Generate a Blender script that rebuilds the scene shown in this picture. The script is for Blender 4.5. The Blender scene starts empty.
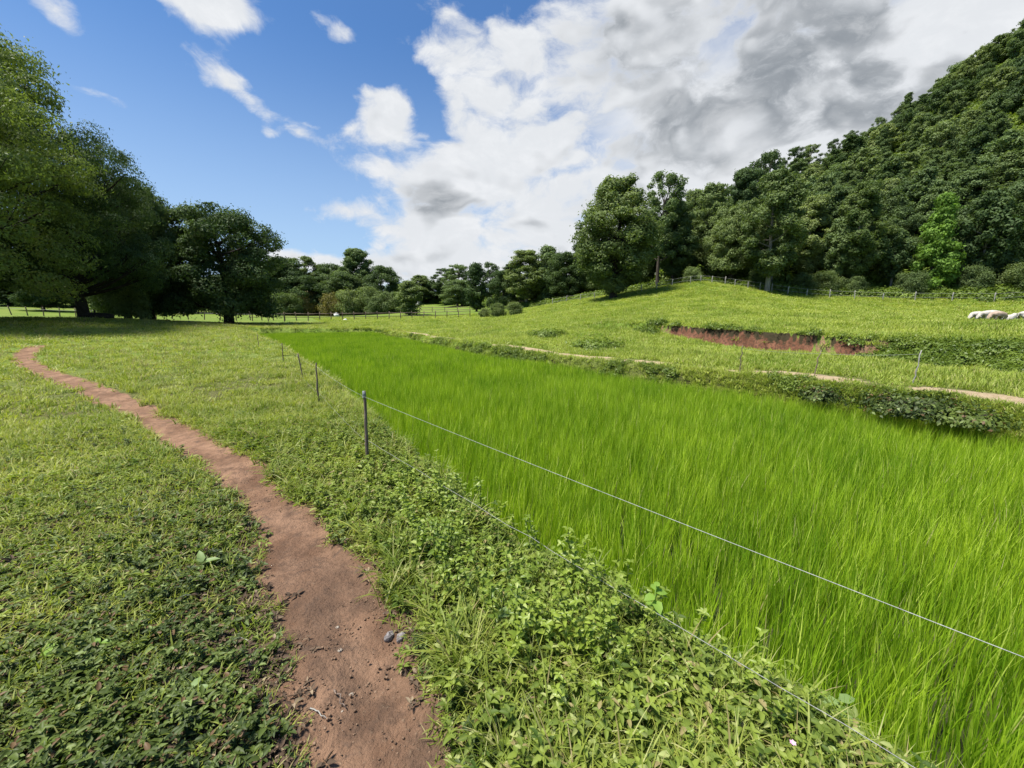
import bpy, math
import numpy as np
from mathutils import Vector, Matrix
R_ = math.radians
rng = np.random.default_rng(11)
scene = bpy.context.scene

# ------------------------------------------------------------------ camera
F, CH, PITCH = 400.0, 1.6, R_(10.2)
cam_d = bpy.data.cameras.new('camera'); cam = bpy.data.objects.new('camera', cam_d)
scene.collection.objects.link(cam); scene.camera = cam
cam_d.sensor_width = 36; cam_d.lens = F / 1024 * 36
cam_d.clip_start = 0.05; cam_d.clip_end = 4000
cam.location = (0, 0, CH); cam.rotation_euler = (R_(90) - PITCH, 0, 0)
SP, CP = math.sin(PITCH), math.cos(PITCH)

# ------------------------------------------------------------------ sun and exposure
SUN_EL, SUN_AZ = R_(66), R_(-104)          # azimuth measured from +Y towards +X
sun_d = bpy.data.lights.new('sun', 'SUN'); sun = bpy.data.objects.new('sun', sun_d)
scene.collection.objects.link(sun)
sun_d.energy = 4.8; sun_d.angle = R_(13.0); sun_d.color = (1.0, 0.95, 0.86)
sd = Vector((math.sin(SUN_AZ) * math.cos(SUN_EL), math.cos(SUN_AZ) * math.cos(SUN_EL), math.sin(SUN_EL)))
sun.rotation_euler = sd.to_track_quat('Z', 'Y').to_euler()
scene.view_settings.view_transform = 'Standard'; scene.view_settings.look = 'None'
scene.view_settings.exposure = 0.85; scene.view_settings.gamma = 1.0
scene.view_settings.use_curve_mapping = False
scene.cycles.max_bounces = 5; scene.cycles.diffuse_bounces = 2; scene.cycles.transmission_bounces = 3
scene.cycles.glossy_bounces = 2; scene.cycles.transparent_max_bounces = 4
scene.cycles.use_denoising = True
scene.cycles.sample_clamp_indirect = 4.0

# ------------------------------------------------------------------ node helper
class NT:
    def __init__(s, nt): s.nt = nt; s.n = nt.nodes; s.l = nt.links
    def add(s, typ, **kw):
        n = s.n.new(typ)
        for k, v in kw.items(): setattr(n, k, v)
        return n
    def put(s, sock, v):
        if isinstance(v, bpy.types.NodeSocket): s.l.new(v, sock)
        elif v is not None: sock.default_value = v
    def m(s, op, a, b=None, c=None, clamp=False):
        n = s.add('ShaderNodeMath', operation=op, use_clamp=clamp)
        for i, v in enumerate((a, b, c)):
            if v is not None: s.put(n.inputs[i], v)
        return n.outputs[0]
    def vm(s, op, a, b=None):
        n = s.add('ShaderNodeVectorMath', operation=op)
        s.put(n.inputs[0], a)
        if b is not None: s.put(n.inputs[1], b)
        return n.outputs['Vector']
    def ramp(s, v, lo, hi, a=0.0, b=1.0):
        n = s.add('ShaderNodeMapRange', interpolation_type='SMOOTHSTEP', clamp=True)
        for i, x in enumerate((v, lo, hi, a, b)): s.put(n.inputs[i], x)
        return n.outputs[0]
    def mix(s, f, a, b, bt='MIX'):
        n = s.add('ShaderNodeMix', data_type='RGBA', blend_type=bt)
        s.put(n.inputs[0], f); s.put(n.inputs[6], c4(a)); s.put(n.inputs[7], c4(b))
        return n.outputs[2]
    def noise(s, vec, scale, detail=4, rough=0.55, dist=0.0):
        n = s.add('ShaderNodeTexNoise')
        s.put(n.inputs['Vector'], vec)
        n.inputs['Scale'].default_value = scale; n.inputs['Detail'].default_value = detail
        n.inputs['Roughness'].default_value = rough; n.inputs['Distortion'].default_value = dist
        return n.outputs['Fac']
def c4(v): return (*v, 1.0) if isinstance(v, tuple) and len(v) == 3 else v

# ------------------------------------------------------------------ sky with clouds (world)
def build_world():
    w = bpy.data.worlds.new('World'); scene.world = w; w.use_nodes = True
    t = NT(w.node_tree); t.n.clear()
    out = t.add('ShaderNodeOutputWorld'); bg = t.add('ShaderNodeBackground'); t.l.new(bg.outputs[0], out.inputs[0])
    sky = t.add('ShaderNodeTexSky', sky_type='NISHITA'); sky.sun_disc = False
    sky.sun_elevation = SUN_EL; sky.sun_rotation = SUN_AZ
    sky.air_density = 1.15; sky.dust_density = 0.5; sky.ozone_density = 2.0
    d = t.add('ShaderNodeTexCoord').outputs['Generated']
    sx = t.add('ShaderNodeSeparateXYZ'); t.l.new(d, sx.inputs[0]); X, Y, Z = sx.outputs
    az = t.m('ARCTAN2', X, Y); el = t.m('ARCSINE', Z)
    P = t.vm('MULTIPLY', d, (1, 1, 1.7))
    warp = t.add('ShaderNodeTexNoise'); warp.inputs['Scale'].default_value = 4.0; warp.inputs['Detail'].default_value = 5; t.l.new(P, warp.inputs['Vector'])
    PW_ = t.vm('ADD', P, t.vm('MULTIPLY', t.vm('SUBTRACT', warp.outputs['Color'], (.5, .5, .5)), (.22, .22, .22)))
    def billow(vec, scale):
        v = t.add('ShaderNodeTexVoronoi', feature='SMOOTH_F1'); v.inputs['Scale'].default_value = scale; v.inputs['Detail'].default_value = 2
        v.inputs['Roughness'].default_value = 0.55; v.inputs['Smoothness'].default_value = 0.6; t.l.new(vec, v.inputs['Vector'])
        return t.m('SUBTRACT', 1.0, v.outputs['Distance'])
    n1 = t.noise(PW_, 2.6, 6, 0.6, 0.0)
    n2 = billow(PW_, 6.0)
    n3 = t.noise(t.vm('ADD', P, (7.3, 2.1, 0.7)), 2.6, 6, 0.5, 0.2)
    n4 = t.noise(PW_, 11.0, 8, 0.68, 0.0)
    up_ = t.vm('ADD', PW_, (0.02, -0.01, 0.05))
    rel_ = t.m('SUBTRACT', n2, billow(up_, 6.0))
    def azel(px, py):
        u, v = (px - 512) / F, (384 - py) / F
        f_, up = CP + v * SP, v * CP - SP
        return math.atan2(u, f_), math.atan2(up, math.hypot(u, f_))
    def blob(px, py, rx, ry, wgt, rot=0.0):
        a0, e0 = azel(px, py)
        a1, _ = azel(px + rx, py); _, e1 = azel(px, py - ry)
        da, de = abs(a1 - a0), max(abs(e1 - e0), 0.01)
        x = t.m('SUBTRACT', az, a0); y = t.m('SUBTRACT', el, e0)
        c, s_ = math.cos(rot), math.sin(rot)
        xr = t.m('ADD', t.m('MULTIPLY', x, c / da), t.m('MULTIPLY', y, s_ / da))
        yr = t.m('ADD', t.m('MULTIPLY', x, -s_ / de), t.m('MULTIPLY', y, c / de))
        r2 = t.m('ADD', t.m('MULTIPLY', xr, xr), t.m('MULTIPLY', yr, yr))
        return t.m('MULTIPLY', t.m('EXPONENT', t.m('MULTIPLY', r2, -1.0)), wgt)
    def total(bl):
        acc = None
        for b in bl:
            o = blob(*b); acc = o if acc is None else t.m('ADD', acc, o)
        return acc
    cover = total(CLOUDS)
    hz = t.ramp(el, 0.0, 0.16, 0.30, 0.0)
    base = t.m('MINIMUM', t.m('ADD', cover, hz), 1.05)
    n = t.m('ADD', t.m('MULTIPLY', n1, 0.40), t.m('ADD', t.m('MULTIPLY', n2, 0.40), t.m('MULTIPLY', n4, 0.40)))   # about 0.6 mean
    dens = t.m('ADD', base, t.m('MULTIPLY', t.m('SUBTRACT', n, 0.52), 2.5))
    alpha = t.ramp(dens, 0.30, 0.78)
    alpha = t.m('POWER', alpha, 0.8)
    alpha = t.m('MAXIMUM', alpha, t.ramp(t.m('ADD', cover, t.m('MULTIPLY', t.m('SUBTRACT', n1, 0.5), 1.2)), 1.0, 1.55))
    dark = total(DARKS)
    thick = t.m('ADD', t.m('MULTIPLY', dark, 1.15), t.m('MULTIPLY', t.m('SUBTRACT', n3, 0.5), 0.8))
    thick = t.m('ADD', thick, t.m('MULTIPLY', t.m('MULTIPLY', rel_, -1.0), 1.3))
    thick = t.m('ADD', thick, t.m('MULTIPLY', t.m('SUBTRACT', n4, 0.5), 0.8))
    thick = t.m('MULTIPLY', t.ramp(thick, 0.05, 1.15), t.ramp(dens, 0.5, 0.95))
    col = t.mix(thick, (0.435, 0.45, 0.47), (0.165, 0.182, 0.202))
    col = t.mix(t.ramp(n4, 0.42, 0.75, 0.0, 0.35), col, (0.58, 0.585, 0.595))
    skyc = t.mix(1.0, sky.outputs[0], (SKYS * 0.60, SKYS * 0.90, SKYS * 1.22, 1), 'MULTIPLY')
    skyc = t.mix(t.ramp(el, 0.55, 0.0, 0.0, 0.62), skyc, (0.33, 0.42, 0.54))
    res = t.mix(alpha, skyc, col)
    # from the ground down the world is dull green-brown
    res = t.mix(t.ramp(Z, -0.08, -0.01), (0.05, 0.07, 0.03), res)
    # clouds far behind the camera stay as they are; one strength for all
    t.l.new(t.mix(1.0, res, (10, 10, 10, 1), 'MULTIPLY'), bg.inputs[0]); bg.inputs[1].default_value = 0.1
SKYS = 0.064
CLOUDS = [(700, 60, 250, 150, 1.25), (600, 210, 190, 90, 1.1), (470, 60, 70, 80, 0.62), (440, 190, 66, 48, 0.95), (382, 118, 34, 30, 0.95), (425, 105, 22, 40, -0.5), (330, 245, 60, 20, -0.25),
          (980, 60, 260, 140, 1.5), (860, 170, 240, 100, 1.2), (255, 102, 52, 22, 1.0, -0.35), (212, 2, 80, 30, 1.15), (55, 15, 50, 28, 0.95, -0.5),
          (335, 212, 46, 16, 0.8), (520, 262, 120, 26, 0.8), (295, 262, 52, 15, 1.05), (400, 268, 60, 12, 0.9), (266, 134, 14, 8, 0.65), (90, 95, 44, 16, 0.5),
          (300, -300, 500, 160, 0.5), (290, 183, 20, 10, 0.42), (330, 40, 26, 22, 0.3)]
DARKS = [(780, 95, 260, 75, 0.9), (960, 10, 280, 110, 0.85), (620, 30, 120, 50, .3), (430, 203, 30, 26, 0.8), (600, 150, 60, 20, 0.35), (660, 215, 120, 30, 0.35), (720, 20, 120, 50, 0.3)]
build_world()

# ------------------------------------------------------------------ geometry of the view, used to measure real positions
def at(px, py, Y):
    u, v = (px - 512) / F, (384 - py) / F
    f_, up = CP + v * SP, v * CP - SP
    return u / f_ * Y, Y, CH + up / f_ * Y
def onz(px, py, z):
    u, v = (px - 512) / F, (384 - py) / F
    f_, up = CP + v * SP, v * CP - SP
    s = (CH - z) / -up
    return u * s, f_ * s

# ------------------------------------------------------------------ numpy noise
_LAT = rng.random((256, 256))
def vnoise(x, y):
    xi, yi = np.floor(x).astype(int), np.floor(y).astype(int)
    fx, fy = x - xi, y - yi
    fx, fy = fx * fx * (3 - 2 * fx), fy * fy * (3 - 2 * fy)
    g = lambda a, b: _LAT[a % 256, b % 256]
    return (g(xi, yi) * (1 - fx) + g(xi + 1, yi) * fx) * (1 - fy) + (g(xi, yi + 1) * (1 - fx) + g(xi + 1, yi + 1) * fx) * fy
def fbm(x, y, o=4, s=1.0):
    r = 0; a = 0.5
    for i in range(o):
        r = r + a * (vnoise(x * s + 17.3 * i, y * s - 9.1 * i) - 0.5) * 2; s *= 2.03; a *= 0.5
    return r
def sstep(x, a, b):
    t = np.clip((x - a) / (b - a), 0, 1); return t * t * (3 - 2 * t)

# ------------------------------------------------------------------ terrain
def polydist(x, y, pts, closed=False):
    """distance to a polyline, side sign (left of it positive) and parameter along it"""
    best = np.full(x.shape, 1e9); sign = np.ones(x.shape); par = np.zeros(x.shape)
    n = len(pts); acc = 0
    for i in range(n if closed else n - 1):
        ax, ay = pts[i][:2]; bx, by = pts[(i + 1) % n][:2]
        dx, dy = bx - ax, by - ay; L2 = dx * dx + dy * dy; L = math.sqrt(L2)
        t = np.clip(((x - ax) * dx + (y - ay) * dy) / L2, 0, 1)
        ex, ey = x - ax - t * dx, y - ay - t * dy
        d = np.hypot(ex, ey); k = d < best - 1e-9
        best = np.where(k, d, best); par = np.where(k, acc + t * L, par)
        sign = np.where(k, np.where(dx * (y - ay) - dy * (x - ax) > 0, 1.0, -1.0), sign)
        acc += L
    return best, sign, par
def inside(x, y, pts):
    c = np.zeros(x.shape, bool); n = len(pts)
    for i in range(n):
        ax, ay = pts[i]; bx, by = pts[(i + 1) % n]
        if ay == by: continue
        k = ((ay > y) != (by > y)) & (x < (bx - ax) * (y - ay) / (by - ay) + ax)
        c ^= k
    return c
LEFT_EDGE = [onz(px, py, -0.1) for px, py in ((985, 800), (870, 716), (760, 655), (640, 590), (560, 545), (470, 482), (400, 428), (360, 393), (328, 370), (290, 347), (250, 331.5))]
RIGHT_EDGE = [onz(px, py, -0.2) for px, py in ((370, 331), (430, 342), (470, 350), (520, 357), (620, 371), (740, 386), (830, 398), (960, 416), (1040, 432))]
PADDY = [(3.4, -2.0)] + LEFT_EDGE + RIGHT_EDGE + [(9.0, 2.0), (9.5, -2.0)]
PATH_PX = [(372, 800), (370, 740), (364, 690), (350, 630), (322, 578), (290, 530), (264, 492), (230, 464), (192, 440), (152, 417), (112, 398), (74, 382), (42, 370), (24, 361), (26, 353.5), (40, 348.5)]
PATH = [(-0.25, -4.0), (-0.3, -1.0), (-0.33, 0.3)] + [onz(px, py, 0.0) for px, py in PATH_PX]
PW_Y = [0.9, 1.3, 1.65, 1.95, 2.3, 2.7, 3.3, 5, 9, 16]
PW = [0.29, 0.32, 0.36, 0.38, 0.34, 0.28, 0.26, 0.25, 0.27, 0.3]
SCARP = [(0.0, 37), (3.5, 31), (5.6, 27), (7.7, 24), (9.4, 20.2), (10.2, 16.4), (11.5, 14.6), (12.4, 12.8), (12.9, 10), (14, 5), (16, -5), (18, -15)]
def step_term(x, y):
    d, s, par = polydist(x, y, SCARP)
    amp = np.interp(y, [-10, 9, 12, 15, 18, 22, 27, 31], [0.5, 0.5, 0.55, 0.75, 0.78, 0.55, 0.2, 0.0])
    wid = np.interp(y, [9, 12.5, 14.5, 22], [1.7, 1.4, 0.30, 0.30])
    w = d * s + 0.42 * fbm(x, y, 4, 0.8)
    return amp * sstep(w, 0, wid), w, wid, amp
CTRL = [(-6, -6, 0), (0, -6, 0), (-2, 0, 0), (1, 1, 0), (-2, 4, 0), (-1.5, 6, 0), (-6, 3, 0), (-6, 8, 0), (-4, 11, 0), (-12, 8, 0), (-18, 14, 0.0), (-10, 15, 0), (-12, 22, 0.05),
        (-20, -20, 0.2), (10, -20, 0), (-60, 0, 1.0), (-25, 5, 0.1), (60, 0, 3), (30, 0, 1.2), (20, 8, 0.7), (-20, 30, 0.1), (-26, 41, 0.15), (-14, 43, 0.1), (-8, 50, 0.25),
        (6, 12, 0.05), (9, 9, 0.1), (2, 18, 0.0), (-4, 26, 0.0), (-11, 36, 0.05), (11, 6, 0.1), (6, 20, 0.1), (11, 2, 0.1), (8.5, 14, 0.08),
        (-100, 30, 3), (-100, 100, 4)]
for px, py, Y in [(85, 319, 31), (0, 319, 30), (210, 324, 45), (155, 321, 42), (60, 316, 60), (300, 319, 66), (250, 316, 75), (350, 315.5, 92), (400, 313, 85), (450, 304, 130), (420, 303, 140),
                  (475, 311, 90), (530, 308, 75), (500, 317, 62), (560, 304, 66), (615, 298.5, 58), (660, 289, 58), (700, 283, 57), (745, 289, 55), (790, 298, 52), (860, 302, 50), (940, 305, 47), (1024, 307.5, 45),
                  (1100, 309, 42), (530, 326, 33), (600, 320, 34), (700, 304, 38), (700, 320, 25), (640, 305, 45), (800, 314, 30), (900, 318, 26), (1000, 322.5, 24), (1000, 334, 16), (880, 333, 18), (760, 330.5, 17.5), (660, 328, 23),
                  (580, 334, 22), (440, 322, 50)]:
    CTRL.append(at(px, py, Y))
for px, py, Y, tree in [(1024, 20, 170, 9), (1130, -40, 170, 9), (930, 91, 170, 9), (850, 146, 170, 9), (790, 171, 165, 9), (740, 188, 160, 9), (690, 215, 160, 10), (620, 245, 170, 12), (540, 275, 190, 12)]:
    x, y, z = at(px, py, Y); z -= tree; CTRL.append((x, y, z)); CTRL.append((x * 1.25, y * 1.35, z * 0.8)); CTRL.append((x * 2.2, y * 2.4, z * 0.3))
for px, Y0, frac in [(1024, 45, .5), (930, 47, .5), (850, 50, .5), (760, 53, .5)]:
    x0, y0, z0 = at(px, 306, Y0)
    tops = {1024: (20, 170), 930: (91, 170), 850: (146, 170), 760: (181, 162)}[px]
    x1, y1, z1 = at(px, tops[0], tops[1]); z1 -= 9
    for f_, g_ in ((.25, .21), (.6, .56)):
        CTRL.append((x0 + (x1 - x0) * f_, y0 + (y1 - y0) * f_, z0 + (z1 - z0) * g_))
for x, y, z in [(-150, 300, 8), (0, 320, 10), (-400, 300, 12), (-600, 0, 10), (0, 900, 12), (-600, 900, 15), (600, 900, 20), (600, 0, 60), (0, -300, 0), (600, -300, 20), (-600, -300, 5), (150, 0, 30), (250, 60, 95), (150, -100, 10)]:
    CTRL.append((x, y, z))
CT = np.array(CTRL, float)
_cz = CT[:, 2] - step_term(CT[:, 0], CT[:, 1])[0]
_D = np.hypot(CT[:, 0][:, None] - CT[:, 0], CT[:, 1][:, None] - CT[:, 1])
_A = np.zeros((len(CT) + 1,) * 2); _A[:-1, :-1] = np.sqrt(_D ** 2 + 1.0) * -1 - np.eye(len(CT)) * 0.15; _A[:-1, -1] = 1; _A[-1, :-1] = 1
_W = np.linalg.solve(_A, np.append(_cz, 0))
def terrain(x, y, full=False):
    x = np.asarray(x, float); y = np.asarray(y, float); shp = x.shape; x = x.ravel(); y = y.ravel()
    z = np.full(x.shape, _W[-1])
    for i in range(len(CT)):
        z -= _W[i] * np.sqrt((x - CT[i, 0]) ** 2 + (y - CT[i, 1]) ** 2 + 1.0)
    st, w, wid, amp = step_term(x, y); z += st
    r = np.hypot(x, y)
    z += 0.05 * fbm(x, y, 3, 0.45) * sstep(r, 1, 5) + 0.9 * fbm(x, y, 3, 0.035) * sstep(r, 60, 160)
    pd, ps, pp = polydist(x, y, PATH)
    pw = np.interp(y, PW_Y, PW) * (1 + 0.35 * fbm(x, y, 3, 1.7))
    z += 0.026 * fbm(x, y, 5, 3.2) * (r < 12)
    z -= 0.04 * (1 - sstep(pd / pw, 0.5, 1.5)) - 0.012 * fbm(x, y, 3, 3.0) * (r < 8)
    pin = inside(x, y, PADDY); qd = polydist(x, y, PADDY, True)[0]
    sg = np.where(pin, -qd, qd)
    near_left = (x + 0.75 * y) < 6.5
    wd = np.where(x < 3.0 + 0 * x, 0.45, 0.45)
    k = sstep(sg + 0.12 * fbm(x, y, 3, 1.3), -0.05, 0.42)
    z = np.where(sg < 1.2, -0.72 * (1 - k) + z * k, z)
    if not full: return z.reshape(shp)
    return z, dict(path=pd / pw, pd=pd, pside=ps, paddy=sg, w=w, wid=wid, amp=amp, st=st, par=pp)
def tz(x, y): return float(terrain(np.array([x]), np.array([y]))[0])

def geo_axis(lo, hi, s0, k):
    a = [0.0]
    while a[-1] < hi: a.append(a[-1] + max(s0, abs(a[-1]) * k))
    b = [0.0]
    while b[-1] > lo: b.append(b[-1] - max(s0, abs(b[-1]) * k))
    return np.array(b[:0:-1] + a)
gx = geo_axis(-900, 900, 0.04, 0.0125); gy = geo_axis(-300, 1200, 0.04, 0.0125) + 1.2
GX, GY = np.meshgrid(gx, gy)
gz, info = terrain(GX, GY, True)
NXg, NYg = len(gx), len(gy)

def mesh_from(name, V, Fq, mats=(), attrs=None, smooth=True):
    """V (n,3); Fq list of int arrays, each (m,k)"""
    me = bpy.data.meshes.new(name)
    V = np.ascontiguousarray(V, np.float32)
    me.vertices.add(len(V)); me.vertices.foreach_set('co', V.ravel())
    if Fq:
        loops = np.concatenate([f.ravel() for f in Fq]).astype(np.int32)
        cnt = np.concatenate([np.full(len(f), f.shape[1]) for f in Fq]).astype(np.int32)
        st = np.concatenate(([0], np.cumsum(cnt)[:-1])).astype(np.int32)
        me.loops.add(len(loops)); me.polygons.add(len(cnt))
        me.polygons.foreach_set('loop_start', st); me.loops.foreach_set('vertex_index', loops)
        me.update(calc_edges=True)
        if smooth: me.polygons.foreach_set('use_smooth', np.ones(len(cnt), bool))
    if attrs:
        for k, v in attrs.items():
            v = np.ascontiguousarray(v, np.float32)
            if v.ndim == 2 and v.shape[1] == 4: a = me.attributes.new(k, 'FLOAT_COLOR', 'POINT'); a.data.foreach_set('color', v.ravel())
            elif v.ndim == 2: a = me.attributes.new(k, 'FLOAT_VECTOR', 'POINT'); a.data.foreach_set('vector', v.ravel())
            else: a = me.attributes.new(k, 'FLOAT', 'POINT'); a.data.foreach_set('value', v.ravel())
    for m in mats: me.materials.append(m)
    me.update()
    return me
def link(name, me, parent=None, loc=None, **props):
    o = bpy.data.objects.new(name, me); scene.collection.objects.link(o)
    if parent is not None: o.parent = parent
    if loc is not None: o.location = loc
    for k, v in props.items():
        if v: o[k] = v
    return o
def thing(name, label, cat, loc, rz=0.0, group=None, scale=None):
    o = bpy.data.objects.new(name, None); scene.collection.objects.link(o)
    o.location = loc; o.rotation_euler = (0, 0, rz); o.empty_display_size = 0.2
    if scale is not None: o.scale = scale
    o['label'] = label; o['category'] = cat
    if group: o['group'] = group
    return o

# ------------------------------------------------------------------ materials
def new_mat(name):
    m = bpy.data.materials.new(name); m.use_nodes = True; t = NT(m.node_tree)
    t.n.clear(); t.out = t.add('ShaderNodeOutputMaterial'); return m, t
def simple_mat(name, c1, c2, scale=6.0, rough=0.85, bump=0.3, coord='Object', stretch=(1, 1, 1)):
    m, t = new_mat(name)
    b = t.add('ShaderNodeBsdfPrincipled'); t.l.new(b.outputs[0], t.out.inputs[0])
    co = t.add('ShaderNodeTexCoord').outputs[coord]; co = t.vm('MULTIPLY', co, stretch)
    n = t.noise(co, scale, 6, 0.6)
    t.l.new(t.mix(t.ramp(n, 0.3, 0.7), c1, c2), b.inputs['Base Color'])
    b.inputs['Roughness'].default_value = rough; b.inputs['Specular IOR Level'].default_value = 0.25
    bp = t.add('ShaderNodeBump'); bp.inputs['Strength'].default_value = bump; bp.inputs['Distance'].default_value = 0.03
    t.l.new(t.noise(co, scale * 3, 5), bp.inputs['Height']); t.l.new(bp.outputs[0], b.inputs['Normal'])
    return m
def leaf_mat(name, c1, c2, c3=None, pamp=1.5, trans=0.35, rough=0.45, spec=0.3, patch=0.6, objvar=0.5, dry=0.0, drycol=(0.30, 0.25, 0.11), tcol=(1.25, 1.35, 0.55), rootdark=None):
    """col attribute: R per leaf, G per clump, B along the leaf (0 root, 1 tip)"""
    m, t = new_mat(name)
    at_ = t.add('ShaderNodeAttribute', attribute_name='col'); sp = t.add('ShaderNodeSeparateColor'); t.l.new(at_.outputs['Color'], sp.inputs[0])
    r, g, b_ = sp.outputs
    oi = t.add('ShaderNodeObjectInfo').outputs['Random']
    pos = t.add('ShaderNodeNewGeometry').outputs['Position']
    pn = t.noise(pos, patch, 6, 0.6)
    f = t.m('ADD', t.m('MULTIPLY', r, 0.35), t.m('MULTIPLY', g, 0.3))
    f = t.m('ADD', f, t.m('MULTIPLY', t.m('SUBTRACT', oi, 0.5), objvar))
    f = t.m('ADD', f, t.m('MULTIPLY', t.m('SUBTRACT', pn, 0.5), pamp))
    f = t.m('ADD', f, 0.17, clamp=True)
    col = t.mix(f, c1, c2)
    if c3: col = t.mix(t.ramp(t.m('FRACT', t.m('ADD', t.m('MULTIPLY', r, 7.3), t.m('MULTIPLY', oi, 3.1))), 0.8, 1.0), col, c3)
    if dry:
        dr = t.m('FRACT', t.m('ADD', t.m('MULTIPLY', r, 13.7), t.m('MULTIPLY', oi, 5.3)))
        col = t.mix(t.m('GREATER_THAN', dr, 1 - dry), col, drycol)
    if rootdark: col = t.mix(t.ramp(b_, 0.0, 0.55), rootdark, col)
    p = t.add('ShaderNodeBsdfPrincipled'); t.l.new(col, p.inputs['Base Color'])
    p.inputs['Roughness'].default_value = rough; p.inputs['Specular IOR Level'].default_value = spec
    tr = t.add('ShaderNodeBsdfTranslucent'); t.l.new(t.mix(1.0, col, tcol, 'MULTIPLY'), tr.inputs[0])
    mx = t.add('ShaderNodeMixShader'); mx.inputs[0].default_value = trans
    t.l.new(p.outputs[0], mx.inputs[1]); t.l.new(tr.outputs[0], mx.inputs[2]); t.l.new(mx.outputs[0], t.out.inputs[0])
    return m

def ground_material():
    m, t = new_mat('ground_cover_and_soil')
    pos = t.add('ShaderNodeNewGeometry').outputs['Position']
    a = t.add('ShaderNodeAttribute', attribute_name='mask'); s = t.add('ShaderNodeSeparateColor'); t.l.new(a.outputs['Color'], s.inputs[0])
    dirt, red, sand = s.outputs
    lush = a.outputs['Alpha']
    nA = t.noise(pos, 2.2, 7, 0.62, 0.4); nB = t.noise(pos, 11.0, 8, 0.68); nC = t.noise(pos, 55.0, 5, 0.6); nD = t.noise(pos, 0.35, 5, 0.6)
    # grass seen from afar
    g = t.mix(t.ramp(nB, 0.3, 0.72), (0.055, 0.10, 0.010), (0.17, 0.255, 0.035))
    g = t.mix(t.ramp(nD, 0.35, 0.7, 0.0, 0.55), g, (0.21, 0.23, 0.055))
    g = t.mix(t.m('MULTIPLY', lush, t.ramp(nA, 0.3, 0.7, 0.6, 1.0)), g, t.mix(t.ramp(nB, 0.3, 0.7), (0.06, 0.10, 0.012), (0.15, 0.22, 0.03)))
    under = t.mix(t.ramp(nB, 0.35, 0.65), (0.060, 0.044, 0.026), (0.13, 0.11, 0.045))       # thatch and soil below the near grass
    rr = t.vm('MULTIPLY', pos, (1, 1, 0)); ln = t.add('ShaderNodeVectorMath', operation='LENGTH'); t.l.new(rr, ln.inputs[0])
    g = t.mix(t.ramp(ln.outputs['Value'], 4.0, 22.0), under, g)
    soil = t.mix(t.ramp(nA, 0.32, 0.68), (0.150, 0.082, 0.048), (0.31, 0.185, 0.115))
    soil = t.mix(t.ramp(nB, 0.45, 0.70, 0, 0.75), soil, (0.10, 0.062, 0.042))
    soil = t.mix(t.ramp(t.noise(pos, 5.0, 4, 0.7, 1.5), 0.55, 0.7, 0, 0.55), soil, (0.10, 0.072, 0.055))
    soil = t.mix(t.ramp(nC, 0.60, 0.72, 0, 0.55), soil, (0.33, 0.24, 0.16))
    sy = t.add('ShaderNodeSeparateXYZ'); t.l.new(pos, sy.inputs[0])
    damp_shade = t.m('MULTIPLY', t.ramp(sy.outputs[1], 4.5, 1.6), t.ramp(t.noise(pos, 1.6, 6, 0.7, 0.8), 0.38, 0.62, 0.25, 1.0))
    soil = t.mix(t.m('MULTIPLY', damp_shade, 0.55), soil, (0.062, 0.042, 0.030))  # damp blotches, plus foreground shade painted in towards the camera
    e = t.m('ADD', dirt, t.m('MULTIPLY', t.m('SUBTRACT', nB, 0.5), 0.7)); e = t.m('ADD', e, t.m('MULTIPLY', t.m('SUBTRACT', nC, 0.5), 0.3))
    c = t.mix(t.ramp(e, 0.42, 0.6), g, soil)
    redc = t.mix(t.ramp(nA, 0.3, 0.7), (0.085, 0.036, 0.020), (0.20, 0.092, 0.055))
    redc = t.mix(t.ramp(nB, 0.45, 0.62, 0, 0.8), redc, (0.05, 0.032, 0.02))
    c = t.mix(t.ramp(t.m('ADD', red, t.m('MULTIPLY', t.m('SUBTRACT', nA, 0.5), 0.9)), 0.4, 0.6), c, redc)
    sc_ = t.mix(t.ramp(nB, 0.3, 0.7), (0.30, 0.22, 0.13), (0.42, 0.33, 0.21))
    c = t.mix(t.ramp(t.m('ADD', sand, t.m('MULTIPLY', t.m('SUBTRACT', nA, 0.5), 1.0)), 0.42, 0.62), c, sc_)
    sr = t.add('ShaderNodeAttribute', attribute_name='shade_roots').outputs['Fac']
    c = t.mix(t.ramp(t.m('ADD', sr, t.m('MULTIPLY', t.m('SUBTRACT', nB, 0.5), 0.8)), 0.4, 0.6), c, t.mix(nC, (0.022, 0.016, 0.009), (0.055, 0.045, 0.022)))  # overhang shadow and roots, mixed into the colour as a dark band
    p = t.add('ShaderNodeBsdfPrincipled'); t.l.new(c, p.inputs['Base Color']); p.inputs['Roughness'].default_value = 0.9; p.inputs['Specular IOR Level'].default_value = 0.15
    h = t.m('ADD', t.m('MULTIPLY', nB, 0.6), t.m('MULTIPLY', nC, 0.35)); h = t.m('ADD', h, t.m('MULTIPLY', nA, 0.8))
    b = t.add('ShaderNodeBump'); b.inputs['Strength'].default_value = 1.0; b.inputs['Distance'].default_value = 0.06
    t.l.new(h, b.inputs['Height']); t.l.new(b.outputs[0], p.inputs['Normal']); t.l.new(p.outputs[0], t.out.inputs[0])
    return m
M_ground = ground_material()
M_mud = simple_mat('paddy_mud', (0.035, 0.045, 0.015), (0.07, 0.075, 0.03), 4.0, 0.5)
M_bark = simple_mat('bark', (0.035, 0.028, 0.022), (0.09, 0.075, 0.06), 3.0, 0.9, 0.6, stretch=(3, 3, .6))
M_bark_pale = simple_mat('pale_bark', (0.12, 0.11, 0.09), (0.26, 0.24, 0.20), 2.5, 0.9, 0.6, stretch=(3, 3, .6))
M_bark_dark = simple_mat('dark_bark', (0.015, 0.012, 0.010), (0.04, 0.033, 0.027), 3.0, 0.95, 0.6)
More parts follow.
